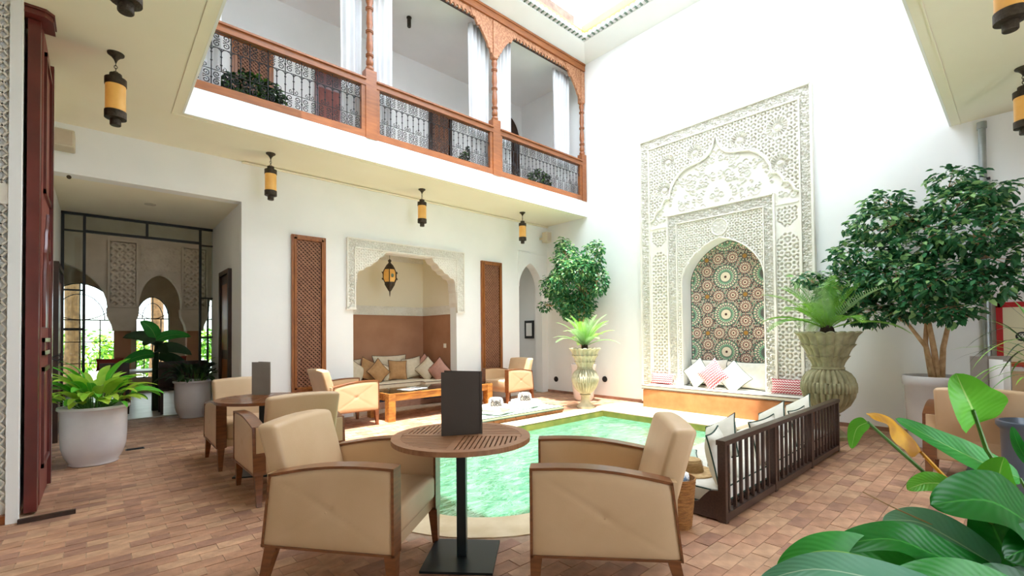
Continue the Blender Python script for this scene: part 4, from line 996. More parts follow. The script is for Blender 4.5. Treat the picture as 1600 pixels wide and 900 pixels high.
# ================================================================== furniture
def make_armchair(label, loc, rz, group='cream leather armchairs of the courtyard'):
    """local x points forward, origin on the floor under the middle of the front"""
    t = thing('armchair', label, 'armchair', loc, rz, group); W = .37; TH = .085
    def outline(g=0):
        top = [(-.70+.70*i/10, .625+.055*i/10+.022*math.sin(PI*i/10)) for i in range(11)]
        return [(x*(1-g/.36)-(g if g else 0)*.5, z-g) for x, z in top], g
    for s in (-1, 1):
        y0, y1 = (s*W, s*(W-TH)) if s > 0 else (s*W, s*(W-TH)); ya, yb = min(y0, y1), max(y0, y1)
        fr = MB(); n = 10
        top = [(-.70+.70*i/n, .625+.052*i/n+.028*math.sin(PI*i/n)) for i in range(n+1)]
        inn_ = [(x, z-.014) for x, z in top]
        for i in range(n): fr.prism([top[i], top[i+1], inn_[i+1], inn_[i]], ya-.004, yb+.004, 'y')
        fr.prism([(-.014, .23), (0, .23), (0, top[-1][1]-.01), (-.014, top[-1][1]-.01)], ya-.004, yb+.004, 'y')
        fr.prism([(-.745, .245), (-.734, .245), (-.690, .62), (-.70, .625)], ya-.004, yb+.004, 'y')
        fr.prism([(-.745, .240), (0, .230), (0, .241), (-.744, .251)], ya-.004, yb+.004, 'y')
        fr.build('arm_frame', 'chair_wood', t)
        def edge(u, v):   # u along x, v up
            zt = .609+.052*u+.028*math.sin(PI*u); zb = .251-.010*u; xr = -.734+.042*v
            return xr+(-.014-xr)*u, zb+(zt-zb)*v
        for face, sg in ((s*W, s), (s*(W-TH), -s)):
            mb = MB()
            def f(u, v, face=face, sg=sg):
                x, z = edge(u, v); e = min(1, min(u, 1-u, v, 1-v)*9); d = .010*e**.5
                if sg == s:
                    r = math.hypot((u-.5)*.7, (v-.5)*.38); d -= .012*math.exp(-(r/.018)**2)
                    dd = min(abs(u-v), abs(u-(1-v))); d -= .0035*math.exp(-(dd/.022)**2)
                return (x, face+sg*d-(.004*sg), z)
            mb.grid(f, 28, 28); o = mb.build('arm_panel' if sg == s else 'inner_arm_panel', 'leather', t, smooth=2.0)
        MB().lathe([(.0, -.001), (.008, .001), (.006, .004), (0, .005)], 10, T=Matrix.Translation((-.375, s*W-.002*s, .435)) @ Matrix.Rotation(-s*PI/2, 4, 'X')).build('button', 'leather', t, smooth=True)
        MB().taper((-.03, s*(W-.04), .235), (-.018, s*(W-.035), 0), .062, .034).build('leg', 'chair_wood', t)
        MB().taper((-.70, s*(W-.04), .245), (-.765, s*(W-.03), 0), .062, .034).build('leg', 'chair_wood', t)
    vs, fs = rbox(-.60, .0, -W+TH+.002, W-TH-.002, .30, .455, .035, 4, lambda c: (c.x, c.y, c.z+.018*(1-(c.y/.29)**2)*(1 if c.z > .4 else 0)))
    MB().add(vs, fs).build('seat_cushion', 'leather', t, smooth=1.2)
    MB().box(-.70, -.025, -W+TH, W-TH, .235, .31).build('seat_base', 'leather', t)
    def bw(c):
        k = (c.z-.25)/.62; return (c.x-.155*max(0, k)**1.2, c.y*(1+.03*k), c.z-.018*(c.y/.29)**2*max(0, k)+.0)
    vs, fs = rbox(-.69, -.57, -W+TH+.004, W-TH-.004, .25, .88, .028, 4, bw)
    MB().add(vs, fs).build('backrest', 'leather', t, smooth=1.2)
    MB().box(-.725, -.70, -W+.02, W-.02, .25, .62).build('back_panel', 'leather', t)
    return t
chair = make_armchair('cream leather armchair left of the front slatted table, facing the table', (1.40, 2.38, 0), math.radians(-51))
dup(chair, (1.90, 1.93, 0), math.radians(131), 'cream leather armchair right of the front slatted table, its side panel to the viewer')
dup(chair, (1.29, 4.86, 0), math.radians(90), 'cream leather armchair seen from behind at the left table')
dup(chair, (1.25, 5.44, 0), math.radians(270), 'cream leather armchair facing the viewer behind the left table')
dup(chair, (3.17, 6.97, 0), math.radians(2), 'sunlit cream armchair at the left end of the low wooden table')
dup(chair, (5.82, 7.02, 0), math.radians(184), 'sunlit cream armchair at the right end of the low wooden table')
dup(chair, (6.15, .28, 0), math.radians(2), 'cream leather armchair seen from behind at the right edge')
dup(chair, (7.2, -.05, 0), math.radians(180), 'cream leather armchair against the right wall, mostly hidden by the other chair')
def round_table(label, x, y, rz, tz=.74, R=.42, wood='teak'):
    t = thing('round_table', label, 'table', (x, y, 0), rz, 'round wooden pedestal tables')
    rim = MB(); n = 48
    for k in range(n):
        a, b_ = 2*PI*k/n, 2*PI*(k+1)/n
        rim.prism([(R*math.cos(a), R*math.sin(a)), (R*math.cos(b_), R*math.sin(b_)), ((R-.055)*math.cos(b_), (R-.055)*math.sin(b_)), ((R-.055)*math.cos(a), (R-.055)*math.sin(a))], tz-.028, tz, 'z')
    rim.build('rim', wood, t)
    # four slatted quadrants divided by a cross rail
    MB().box(-R+.05, R-.05, -.022, .022, tz-.026, tz).build('cross_rail', wood, t); MB().box(-.022, .022, -R+.05, R-.05, tz-.026, tz-.001).build('cross_rail', wood, t)
    s = .026; r_ = R-.05
    for qx in (-1, 1):
        for qy in (-1, 1):
            along_x = qx*qy > 0; c = .03
            while c < r_-.02:
                L = math.sqrt(max(0, r_*r_-(c+s/2)**2))
                if L > .04:
                    if along_x: b_ = (min(qx*.02, qx*L), max(qx*.02, qx*L), min(qy*c, qy*(c+s-.008)), max(qy*c, qy*(c+s-.008)))
                    else: b_ = (min(qx*c, qx*(c+s-.008)), max(qx*c, qx*(c+s-.008)), min(qy*.02, qy*L), max(qy*.02, qy*L))
                    MB().box(*b_, tz-.022, tz-.001).build('slat', wood, t)
                c += s
    MB().lathe([(R-.09, tz-.04), (R-.09, tz-.03)], 32).build('under_tray', 'dark_wood', t)
    MB().box(-.028, .028, -.028, .028, .01, tz-.03).build('column', 'black_base', t)
    MB().box(-.21, .21, -.21, .21, 0, .014).build('base_plate', 'black_base', t)
    return t
round_table('round slatted teak table on a black column between the two front armchairs', 1.655, 2.32, math.radians(-46))
round_table('round brown table at the left between two armchairs', 1.235, 5.16, math.radians(-30), wood='chair_wood')
round_table('round table at the right edge behind the armchair seen from behind', 6.42, .2, 0)
def menu(label, loc, rz, h, w1, w2, spread, m='menu_cover', paper=True):
    t = thing('menu_folder', label, 'menu', loc, rz)
    for nm, ww, a in (('front_cover', w1, 0), ('back_cover', w2, spread)):
        T = Matrix.Rotation(a, 4, 'Z'); MB().box(0, ww, -.002, .002, 0, h, T).build(nm, m, t)
    MB().box(-.006, .006, -.006, .006, 0, h).build('spine', m, t)
    if paper:
        MB().box(.012, min(w1, w2)-.03, -.001, .001, .012, h-.03, Matrix.Rotation(spread*.45, 4, 'Z')).build('page', 'paper', t)
        MB().box(.012, min(w1, w2)-.03, -.001, .001, .012, h-.05, Matrix.Rotation(spread*.6, 4, 'Z')).build('page', 'paper', t)
    return t
menu('dark brown menu folder standing on the front slatted table', (1.761, 2.259, .742), math.radians(153), .385, .245, .25, math.radians(-33))
menu('grey menu folder standing on the left round table', (1.345, 5.35, .742), math.radians(138), .345, .19, .2, math.radians(-30), 'menu_grey')
menu('grey menu folder with a white page on the table at the right edge', (6.62, .26, .742), math.radians(144), .355, .2, .2, math.radians(165), 'menu_grey')
# low table
ct = thing('low_table', 'long low rustic wooden table with a glass top in front of the alcove', 'table', (3.36, 6.64, 0), math.radians(2))
TL, TW, TH_ = 2.15, .72, .445
for x, y in ((0, 0), (TL-.12, 0), (0, TW-.12), (TL-.12, TW-.12)): MB().box(x, x+.12, y, y+.12, 0, TH_-.02).build('leg', 'rustic_wood', ct)
for b_ in ((.12, TL-.12, .01, .05), (.12, TL-.12, TW-.05, TW-.01)): MB().box(*b_, TH_-.12, TH_-.02).build('apron', 'rustic_wood', ct)
for b_ in ((.01, .05, .12, TW-.12), (TL-.05, TL-.01, .12, TW-.12)): MB().box(*b_, TH_-.12, TH_-.02).build('apron', 'rustic_wood', ct)
MB().box(0, TL, 0, TW, TH_-.02, TH_).build('table_board', 'rustic_wood', ct)
MB().box(.02, TL-.02, .02, TW-.02, TH_+.001, TH_+.009).build('glass_top', 'clear_glass', ct)
pb = thing('magazine', 'open printed sheets lying on the low wooden table', 'magazine', (3.95, 6.95, TH_+.0105), .3)
MB().box(-.22, .22, -.14, .14, 0, .004).build('sheet', 'paper', pb); MB().box(-.16, .0, -.08, .06, .004, .005).build('printed_area', 'pink_cloth', pb)
MB().box(.04, .16, -.09, .07, .004, .005).build('printed_area', 'navy_base', pb)
lf = thing('tilted_card', 'white card leaning on a dark stand at the low table', 'card', (5.0, 7.1, TH_+.0105), -.4)
MB().prism([(-.10, 0), (-.095, 0), (-.03, .2), (-.035, .2)], -.1, .1, 'y').build('card', 'paper', lf); MB().prism([(-.10, 0), (-.02, 0), (-.05, .1)], -.03, .03, 'y').build('stand', 'dark_wood', lf)

# ---- alcove seat
sd = thing('built_in_seat', 'built in bench with navy base along the back and right of the alcove', 'bench', (0, 0, 0))
MB().box(3.21, 5.34, 8.05, 8.92, .12, .32).box(4.72, 5.34, YB+.23, 8.05, .12, .32).build('base', 'navy_base', sd)
MB().box(3.21, 5.34, 7.98, 8.92, 0, .12).build('plinth', 'brick_4', sd)
def mattress(name, label, x0, x1, y0, y1, z0, z1, m, pip, cat='mattress', group=None):
    t = thing(name, label, cat, ((x0+x1)/2, (y0+y1)/2, z0), 0, group); a, b_, h = (x1-x0)/2, (y1-y0)/2, z1-z0
    vs, fs = rbox(-a, a, -b_, b_, 0, h, min(.03, h*.3), 3, lambda c: (c.x, c.y, c.z+(.010*math.sin(c.x*5)*math.cos(c.y*6) if c.z > h*.5 else 0)))
    MB().add(vs, fs).build('cover', m, t, smooth=1.0)
    for z in (h*.88, h*.14):
        MB().tube([(-a-.002, -b_-.002, z), (a+.002, -b_-.002, z), (a+.002, b_+.002, z), (-a-.002, b_+.002, z)], .006, 5, closed=True).build('piping', pip, t)
    return t
mattress('seat_mattress', 'cream seat mattress on the back bench of the alcove', 3.22, 5.33, 8.03, 8.90, .33, .46, 'cream_cloth', 'piping_brown')
for lab, x, y, z, rx, ry, rz, wd, ht, m in (
    ('cream cushion half hidden at the left end of the alcove bench', 3.55, 8.72, .69, -.25, .0, .05, .62, .44, 'cream_cloth'),
    ('cream cushion tilted diamondwise at the far left of the alcove bench', 3.60, 8.50, .66, -.3, .60, .0, .42, .42, 'cream_cloth'),
    ('tan cushion standing on its corner near the left of the alcove bench', 3.92, 8.56, .68, -.28, .42, .05, .42, .42, 'tan_cloth'),
    ('tan cushion lying diagonally over its neighbour at the alcove', 4.04, 8.40, .66, -.30, .85, -.05, .38, .38, 'tan_cloth'),
    ('long cream cushion against the middle of the alcove back wall', 4.47, 8.76, .73, -.2, .0, .0, .76, .46, 'cream_cloth'),
    ('small cream cushion peeping out right of the tan diamond cushions', 4.22, 8.55, .62, -.3, .35, .1, .36, .36, 'cream_cloth'),
    ('square tan cushion in the middle of the alcove bench', 4.50, 8.50, .66, -.22, .06, -.08, .40, .40, 'tan_cloth'),
    ('cream cushion leaning beside the square tan one in the alcove', 4.87, 8.55, .69, -.2, -.16, -.12, .42, .42, 'cream_cloth'),
    ('dusty pink cushion behind the cream one in the alcove corner', 5.12, 8.50, .67, -.25, .75, -.9, .44, .44, 'pink_cloth'),
    ('pale cream cushion standing on its corner in the alcove corner', 5.07, 8.30, .65, -.25, .78, -.9, .40, .40, 'cream_cloth'),
    ('dusty pink cushion on the right side bench of the alcove', 5.17, 8.02, .64, -.2, .78, -1.2, .40, .40, 'pink_cloth')):
    cushion(lab, (x, y, z), (rx, ry, rz), wd, ht, .15, m, 'piping_brown', 'cushions on the alcove bench')
mattress('seat_mattress', 'cream seat mattress on the right side bench of the alcove', 4.74, 5.33, YB+.25, 8.02, .33, .46, 'cream_cloth', 'piping_brown')
wo = thing('wall_socket', 'small square switch plate on the rose wall of the alcove', 'socket', (5.345, 8.05, 1.14)); MB().box(-.012, 0, -.045, .045, -.045, .045).build('plate', 'cream_plaster', wo); MB().box(-.016, -.011, -.02, .02, -.02, .02).build('rocker', 'paper', wo)
for lab, y, z in (('round dark vent low on the right wall, nearer the arched doorway', 7.34, .31), ('round dark vent low on the right wall, right of the shell urn', 5.95, .40)):
    vt = thing('wall_vent', lab, 'vent', (XR-.001, y, z)); MB().lathe([(.062, 0), (.062, .012), (.045, .016)], 16, T=Matrix.Rotation(-PI/2, 4, 'Y')).build('cap', 'black_plastic', vt, smooth=True)
    for k in range(3): MB().box(-.02, -.014, -.035, .035, -.03+k*.026, -.02+k*.026).build('slat', 'iron', vt)
pf = thing('picture_frame', 'small black framed picture in the passage behind the arched doorway', 'picture', (7.93, 8.2, 1.48)); MB().box(-.02, 0, -.16, .16, -.22, .22).build('frame', 'black_plastic', pf); MB().box(-.024, -.018, -.10, .10, -.16, .16).build('print', 'paper', pf)
# ---- niche bench
nb = thing('niche_bench', 'low orange plastered bench below the carved portal', 'bench', (0, 0, 0))
vs, fs = rbox(7.50, 7.945, 2.09, 4.76, .0, .33, .02, 2); MB().add(vs, fs).build('body', 'orange_plaster', nb, smooth=1.0)
mattress('bench_mattress', 'thin white seat pad on the orange bench', 7.49, 7.94, 2.08, 4.77, .332, .405, 'canvas', 'piping_brown')
mattress('bench_mattress', 'white seat pad inside the mosaic niche', 7.96, 8.20, 2.82, 4.14, .365, .41, 'canvas', 'piping_green')
R90 = PI/2
for lab, x, y, z, rx, ry, rz, wd, ht, th, m, pp_ in (
    ('small red and white chevron cushion at the left end of the orange bench', 7.84, 4.56, .51, .18, 0, R90, .46, .20, .12, 'chevron_red', None),
    ('small red and white chevron cushion at the right end of the orange bench', 7.80, 2.42, .52, .18, 0, R90, .50, .24, .13, 'chevron_red', None),
    ('large off-white cushion with green piping standing at the left in the niche', 8.06, 3.78, .66, .16, .02, R90, .68, .46, .16, 'canvas', 'piping_green'),
    ('large off-white cushion with green piping standing at the right in the niche', 8.05, 3.14, .64, .18, -.02, R90, .68, .46, .16, 'canvas', 'piping_green'),
    ('white diamond cushion left of the chevron one in the niche', 7.86, 3.88, .64, .2, .68, R90, .42, .42, .13, 'canvas', 'piping_green'),
    ('white diamond cushion right of the chevron one in the niche', 7.84, 3.26, .61, .2, -.80, R90, .42, .42, .13, 'canvas', 'piping_green'),
    ('red and white chevron cushion standing on its corner in the niche centre', 7.74, 3.56, .64, .22, .72, R90, .42, .42, .13, 'chevron_red', None)):
    cushion(lab, (x, y, z), (rx, ry, rz), wd, ht, th, m, pp_, 'cushions on the niche bench')

# ---- daybed
db = thing('daybed', 'long low dark wooden daybed frame with a slatted back beside the pool', 'daybed', (3.30, 1.465, 0), 0)
DL = 2.98; HH = .585; PS = (0, DL/3, 2*DL/3, DL)
MB().box(.006, DL-.006, -.024, .024, .01, .065).build('bottom_rail', 'bench_wood', db); MB().box(-.01, DL+.01, -.033, .033, HH-.035, HH).build('top_rail', 'bench_wood', db)
for x in PS: MB().box(max(0, x-.022) if x < DL else DL-.04, min(DL, x+.022) if x else .04, -.028, .028, .0, HH-.03).build('post', 'bench_wood', db)
for k in range(3):
    for q in range(1, 9):
        x = PS[k]+(PS[k+1]-PS[k])*q/9; MB().box(x-.012, x+.012, -.01, .01, .06, HH-.03).build('slat', 'bench_wood', db)
for x in (0, DL/3, 2*DL/3, DL-.05):
    MB().box(x+.004, x+.046, .024, .85, .012, .05).build('foot_beam', 'bench_wood', db)
    MB().prism([(.028, .04), (.42, .04), (.42, .075), (.33, .09), (.25, .085), (.18, .11), (.13, .17), (.09, .21), (.028, .22)], x+.008, x+.042, 'x').build('curved_bracket', 'bench_wood', db)
MB().box(.02, DL-.02, .80, .85, .03, .09).build('front_rail', 'bench_wood', db)
for i in range(9): MB().box(.055+i*.323, .055+i*.323+.27, .045, .80, .05, .075).build('platform_board', 'bench_wood', db)
mattress('daybed_mattress', 'thick white mattress with green piping on the poolside daybed', 3.36, 6.24, 1.515, 2.27, .078, .215, 'canvas', 'piping_green')
for lab, x, y, z, rx, rz, wd, ht, th, ry in (
    ('large canvas cushion behind the near post of the daybed', 3.56, 1.60, .40, .22, -2.9, .44, .40, .15, 0),
    ('off-white cushion with green piping whose corner peaks nearest above the daybed rail', 3.88, 1.72, .45, .38, 1.2, .37, .37, .15, .5),
    ('canvas cushion behind the slats in the middle of the daybed', 4.48, 1.58, .39, .2, PI, .6, .38, .15, 0),
    ('off-white cushion with green piping, second peak above the daybed rail', 4.98, 1.70, .44, .38, 1.1, .37, .37, .15, .5),
    ('canvas cushion behind the slats near the far end of the daybed', 5.42, 1.58, .38, .2, PI, .5, .36, .15, 0),
    ('off-white cushion with green piping, farthest peak above the daybed rail', 5.85, 1.72, .43, .38, 1.1, .37, .37, .15, .5)):
    cushion(lab, (x, y, z), (rx, ry, rz), wd, ht, th, 'canvas', 'piping_green', 'cushions along the daybed')
cushion('small mint pillow lying flat behind the straw hat', (3.98, 2.10, .252), (PI/2, 0, .5), .34, .22, .08, 'mint_cloth', 'piping_green')
def hat(label, loc, rz, m, s=1, band=None, text=None):
    t = thing('straw_hat', label, 'hat', loc, rz)
    def br(a, z, r): return 1
    MB().lathe([(.19*s, .012), (.195*s, .006), (.19*s, .0), (.10*s, .006), (.098*s, .012)], 32).build('brim', m, t, smooth=True)
    MB().lathe([(.100*s, .008), (.096*s, .03*s), (.086*s, .085*s), (.078*s, .105*s), (.05*s, .112*s), (.001, .104*s)], 32).build('crown', m, t, smooth=True)
    for k in range(6): MB().tube([(q*s*math.cos(a), q*s*math.sin(a), (.018+k*.014)*s) for q in (.1005-.0018*k,) for a in [2*PI*i/28 for i in range(28)]], .0022, 4, closed=True).build('straw_ridge', m, t)
    if text:
        for ln, (tx, z) in enumerate(zip(text, (.078*s, .040*s))):
            c = bpy.data.curves.new('hat_text', 'FONT'); c.body = tx; c.size = .070*s; c.align_x = 'CENTER'; c.align_y = 'CENTER'; c.extrude = .002; c.offset = .0022
            tmp = bpy.data.objects.new('hat_text', c); COL.objects.link(tmp); bpy.context.view_layer.update(); me = bpy.data.meshes.new_from_object(tmp.evaluated_get(bpy.context.evaluated_depsgraph_get())); bpy.data.objects.remove(tmp)
            me.materials.clear(); me.materials.append(M['ink']); o = link('lettering', me, t); o.location = (0, -(.108-.012*(z > .06*s))*s, z); o.rotation_euler = (PI/2-.12, 0, 0)
            o['label'] = 'black hand-lettered word %s' % tx
    return t
hat('natural straw hat lying on the daybed mattress behind the basket', (3.62, 1.86, .216), .4, 'straw', 1.0)
bs = thing('basket', 'tall woven wicker basket between the front armchair and the daybed', 'basket', (3.03, 1.66, 0))
MB().lathe([(.085, 0), (.095, .01), (.112, .16), (.122, .33), (.126, .345), (.118, .345), (.10, .17), (.08, .02)], 28, caps=False).build('body', 'wicker', bs, smooth=True)
for k in range(18): MB().tube([((.093+.0017*k+.0008)*math.cos(a), (.093+.0017*k+.0008)*math.sin(a), .02+k*.0185) for a in [2*PI*i/24 for i in range(24)]], .0052, 5, closed=True).build('woven_ring', 'wicker', bs, smooth=True)
MB().lathe([(.09, .0), (.09, .01)], 20, (0, 0, .0)).build('base', 'wicker', bs)
tw = thing('rolled_towel', 'blue and white rolled towel in the wicker basket', 'towel', (3.03, 1.66, .29))
for dx, dy, r in ((-.03, .02, .055), (.045, -.02, .045)): MB().lathe([(.0, -.25), (r, -.24), (r*1.02, .05), (r*.9, .075), (r*.5, .085), (.0, .08)], 18, (dx, dy, 0)).build('roll', 'towel', tw, smooth=True)

# ---- sun mats, folded towels and white hats on the far pool edge
pl = thing('low_pallet', 'low brown wooden platform under the green edged mat by the pool', 'pallet', (4.2, 5.36, 0))
for k in range(8): MB().box(.0+k*.225, .21+k*.225, 0, .62, .035, .06).build('board', 'pallet_wood', pl)
for y in (.02, .3, .56): MB().box(0, 1.78, y, y+.05, 0, .035).build('bearer', 'pallet_wood', pl)
mattress('sun_mat', 'pale mint sun mat with green piping on the low platform by the pool', 4.2, 5.98, 5.36, 5.96, .062, .115, 'mint_cloth', 'piping_green')
for lab, x, y in (('left one of the two folded white towels on the mint mat', 4.72, 5.62), ('right one of the two folded white towels on the mint mat', 5.42, 5.74)):
    t = thing('folded_towel', lab, 'towel', (x, y, .125), .25)
    vs, fs = rbox(-.27, .27, -.2, .2, 0, .055, .026, 3); MB().add(vs, fs).build('lower_fold', 'white_towel', t, smooth=1.2)
    vs, fs = rbox(-.25, .25, -.19, .18, .052, .10, .023, 3); MB().add(vs, fs).build('upper_fold', 'white_towel', t, smooth=1.2)
hat('left white straw hat with black lettering on the folded towel', (4.66, 5.60, .23), math.radians(-38), 'white_straw', 1.22, text=('Riad', 'Lucia'))
hat('right white straw hat with black lettering on the folded towel', (5.40, 5.72, .23), math.radians(-38), 'white_straw', 1.22, text=('Riad', 'Lucia'))

# ---- right wall fittings
dp = thing('drainpipe', 'grey metal drainpipe running down the right wall', 'pipe', (XR-.05, .31, 0))
MB().tube([(0, 0, 0), (0, 0, 3.85)], .035, 12).build('pipe', 'galvanised', dp, smooth=True); MB().box(-.02, .05, -.06, .06, 3.16, 3.18).build('clip', 'iron', dp); MB().lathe([(.045, 3.78), (.045, 3.86)], 12).build('collar', 'galvanised', dp, smooth=True)
fh = thing('fire_hose_cabinet', 'cream wall cabinet with a red frame and round emblem on the right wall', 'cabinet', (XR, 0, 0))
MB().box(-.06, 0, -.62, -.02, .93, 1.68).box(-.06, 0, .18, .235, .93, 1.68).build('hidden', 'red_paint', fh).name = 'frame_side'
for b_ in ((-.06, 0, -.62, .235, .93, .985), (-.06, 0, -.62, .235, 1.62, 1.68)): MB().box(*b_).build('frame_rail', 'red_paint', fh)
MB().box(-.045, 0, -.57, .18, .985, 1.62).build('door_panel', 'cabinet_cream', fh)
em = MB().lathe([(.055, 0), (.055, .008), (.048, .010)], 20, T=Matrix.Translation((-.046, .03, 1.28)) @ Matrix.Rotation(-PI/2, 4, 'Y')).build('emblem', 'iron', fh, smooth=True)
for a in range(0, 360, 60): MB().tube([(-.058, .03+.02*math.cos(math.radians(a))+.014*math.cos(b_), 1.28+.02*math.sin(math.radians(a))+.014*math.sin(b_)) for b_ in [2*PI*i/10 for i in range(10)]], .0025, 4, closed=True).build('emblem_scroll', 'paper', em)
MB().box(-.058, -.045, -.22, -.17, 1.2, 1.44).build('handle', 'black_plastic', fh)

pas = bpy.data.lights.new('passage_fill_light', 'POINT'); paso = bpy.data.objects.new('passage_fill_light', pas); COL.objects.link(paso); paso.location = (7.5, 9.6, 3.0); pas.energy = 5; pas.shadow_soft_size = .12; pas.color = (1, .95, .86)  # added fill light without a fixture, lifts the dark passage
# ================================================================== plants
def leaf_cloud(name, P, Nrm, size, mats, parent, mi=None, droop=.5):
    """P (n,3) leaf positions, each leaf a folded 6-vertex blade"""
    n = len(P); a = RNG.uniform(0, 2*PI, n); tilt = RNG.uniform(-.4, 1.1, n)*droop+.35
    D = np.stack([np.cos(a)*np.cos(tilt), np.sin(a)*np.cos(tilt), -np.sin(tilt)], -1); D += Nrm*.55; D /= np.linalg.norm(D, axis=1)[:, None]
    Rn = RNG.normal(0, .35, (n, 3)); Up = np.array([0, 0, 1.0])+Rn; X = np.cross(D, Up); X /= np.linalg.norm(X, axis=1)[:, None]; Z = np.cross(X, D)
    L = size*RNG.uniform(.7, 1.25, n)[:, None]; Wd = L*.24
    b = P; m1 = P+D*L*.35+X*Wd+Z*Wd*.35; m2 = P+D*L*.35-X*Wd+Z*Wd*.35; q1 = P+D*L*.72+X*Wd*.75+Z*Wd*.2; q2 = P+D*L*.72-X*Wd*.75+Z*Wd*.2; t = P+D*L-Z*L*.08
    V = np.stack([b, m1, q1, t, q2, m2], 1).reshape(-1, 3); I = np.arange(n)[:, None]*6
    F = np.concatenate([I+np.array([[0, 1, 2, 3]]), I+np.array([[0, 3, 4, 5]])], 0)
    mm = None if mi is None else np.concatenate([mi, mi])
    return np_mesh(name, V, F, mats, parent, mm)
def blob_points(blobs, n):
    """points near the surface and inside ellipsoid blobs (x,y,z,rx,ry,rz)"""
    B = np.array(blobs); vol = B[:, 3]*B[:, 4]*B[:, 5]; vol = vol**.8; k = RNG.choice(len(B), n, p=vol/vol.sum())
    d = RNG.normal(0, 1, (n, 3)); d /= np.linalg.norm(d, axis=1)[:, None]; r = RNG.uniform(.35, 1, n)**.5
    r = r*(1+.12*np.sin(d[:, 0]*7+k)*np.sin(d[:, 2]*6+k*2)); P = B[k, :3]+d*B[k, 3:]*r[:, None]; return P, d
def one_leaf(mname):
    V = [(0, 0, 0), (.24*.6, .35*.6, .05), (.18*.6, .72*.6, .02), (0, .6, -.05), (-.18*.6, .72*.6, .02), (-.24*.6, .35*.6, .05)]
    mb = MB().add(V, [(0, 1, 2, 3), (0, 3, 4, 5)]); o = mb.build('leaf', mname, None, fix=False); me = o.data; bpy.data.objects.remove(o); return me
def ficus(label, loc, trunk, blobs, n, size, mats, light_dir, single=0):
    t = thing('ficus_tree', label, 'tree', loc); o_ = Vector(loc)
    for pts, r in trunk: MB().tube(pts, [r*(1-.55*i/(len(pts)-1)) for i in range(len(pts))], 8).build('trunk', 'bark', t, smooth=True)
    base = Vector(trunk[0][0][-1]); br = MB()
    for bl_ in blobs:
        c = Vector(bl_[:3]); st_ = min((Vector(p[-1]) for p, r in trunk), key=lambda q: (q-c).length); mid = st_.lerp(c, .5)+Vector((random.uniform(-.06, .06), random.uniform(-.06, .06), .03))
        br.tube([st_, mid, c], [.016, .011, .005], 5)
        for q in range(5):
            e = c+Vector((random.uniform(-1, 1)*bl_[3], random.uniform(-1, 1)*bl_[4], random.uniform(-1, 1)*bl_[5]))*.7; br.tube([mid.lerp(c, .6), e], [.006, .002], 4)
    br.build('branches', 'bark', t, smooth=True)
    P, d = blob_points(blobs, n); mi = (RNG.uniform(0, 1, n)+.35*(P-P.mean(0)) @ np.array(light_dir) > .80).astype(int)  # paler leaf colour weighted toward light_dir, painting the lit side of the crown
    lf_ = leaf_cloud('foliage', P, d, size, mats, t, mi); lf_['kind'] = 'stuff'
    if single:
        me = one_leaf(mats[0]); camv = np.array([0, 0, 1.35]); P2, d2 = blob_points(blobs, single*6); P2 = P2+d2*.03
        w_ = P2+np.array(loc); dist = np.linalg.norm(w_-camv, axis=1); idx = np.argsort(dist)[:single]
        for i in idx: mesh_obj('leaf', me, t, tuple(P2[i]), (RNG.uniform(-.9, .2), RNG.uniform(-.4, .4), RNG.uniform(0, 6.28)), (size*1.7,)*3)
    return t
def pot(label, loc, prof, m, n=36, soil=None, name='plant_pot', **k):
    t = thing(name, label, 'pot', loc); MB().lathe(prof, n, caps=False, **k).build('body', m, t, smooth=.9)
    if soil: MB().lathe([(.001, soil[1]), (soil[0], soil[1])], 24, caps=False).build('soil', 'soil', t)
    MB().lathe([(prof[0][0]*.98, prof[0][1]+.002), (prof[0][0]*.98, prof[0][1]+.012)], 24).build('bottom', m, t)
    return t
# big ficus at the right (crown blobs are in tree coordinates; image-left is -x+y)
def rb(px, py, pr, dd=0, d0=5.42, loc=(7.35, .705, 0)):
    """blob centre for a crown lobe px sideways / py up in metres, dd nearer to the courtyard"""
    return None
RB = [(0.0, -0.16, 3.12, 0.23, 0.24, 0.15), (-0.1, -0.23, 2.81, 0.34, 0.36, 0.2), (-0.1, -0.48, 2.86, 0.2, 0.21, 0.13), (0.1, 0.45, 3.0, 0.25, 0.26, 0.15), (0.0, 0.47, 2.71, 0.38, 0.4, 0.23), (0.0, 0.71, 2.33, 0.35, 0.37, 0.25), (-0.2, 0.09, 2.34, 0.28, 0.3, 0.19), (-0.3, -0.34, 2.44, 0.4, 0.42, 0.25), (-0.2, -0.59, 2.58, 0.18, 0.19, 0.09), (-0.3, -0.52, 2.13, 0.27, 0.28, 0.2), (0.0, 1.1, 2.04, 0.18, 0.19, 0.14), (-0.05, 1.3, 2.09, 0.19, 0.19, 0.09), (-0.1, 0.8, 1.92, 0.35, 0.37, 0.23), (-0.2, 0.33, 2.03, 0.44, 0.46, 0.26), (-0.3, -0.07, 1.91, 0.41, 0.43, 0.24), (-0.4, -0.45, 1.83, 0.27, 0.28, 0.17), (0.0, 1.03, 1.73, 0.26, 0.28, 0.17), (-0.1, 0.57, 1.58, 0.31, 0.32, 0.16), (-0.2, 0.1, 1.63, 0.32, 0.34, 0.15), (-0.4, -0.18, 1.57, 0.2, 0.21, 0.13), (0.1, 0.24, 2.72, 0.19, 0.2, 0.14)]
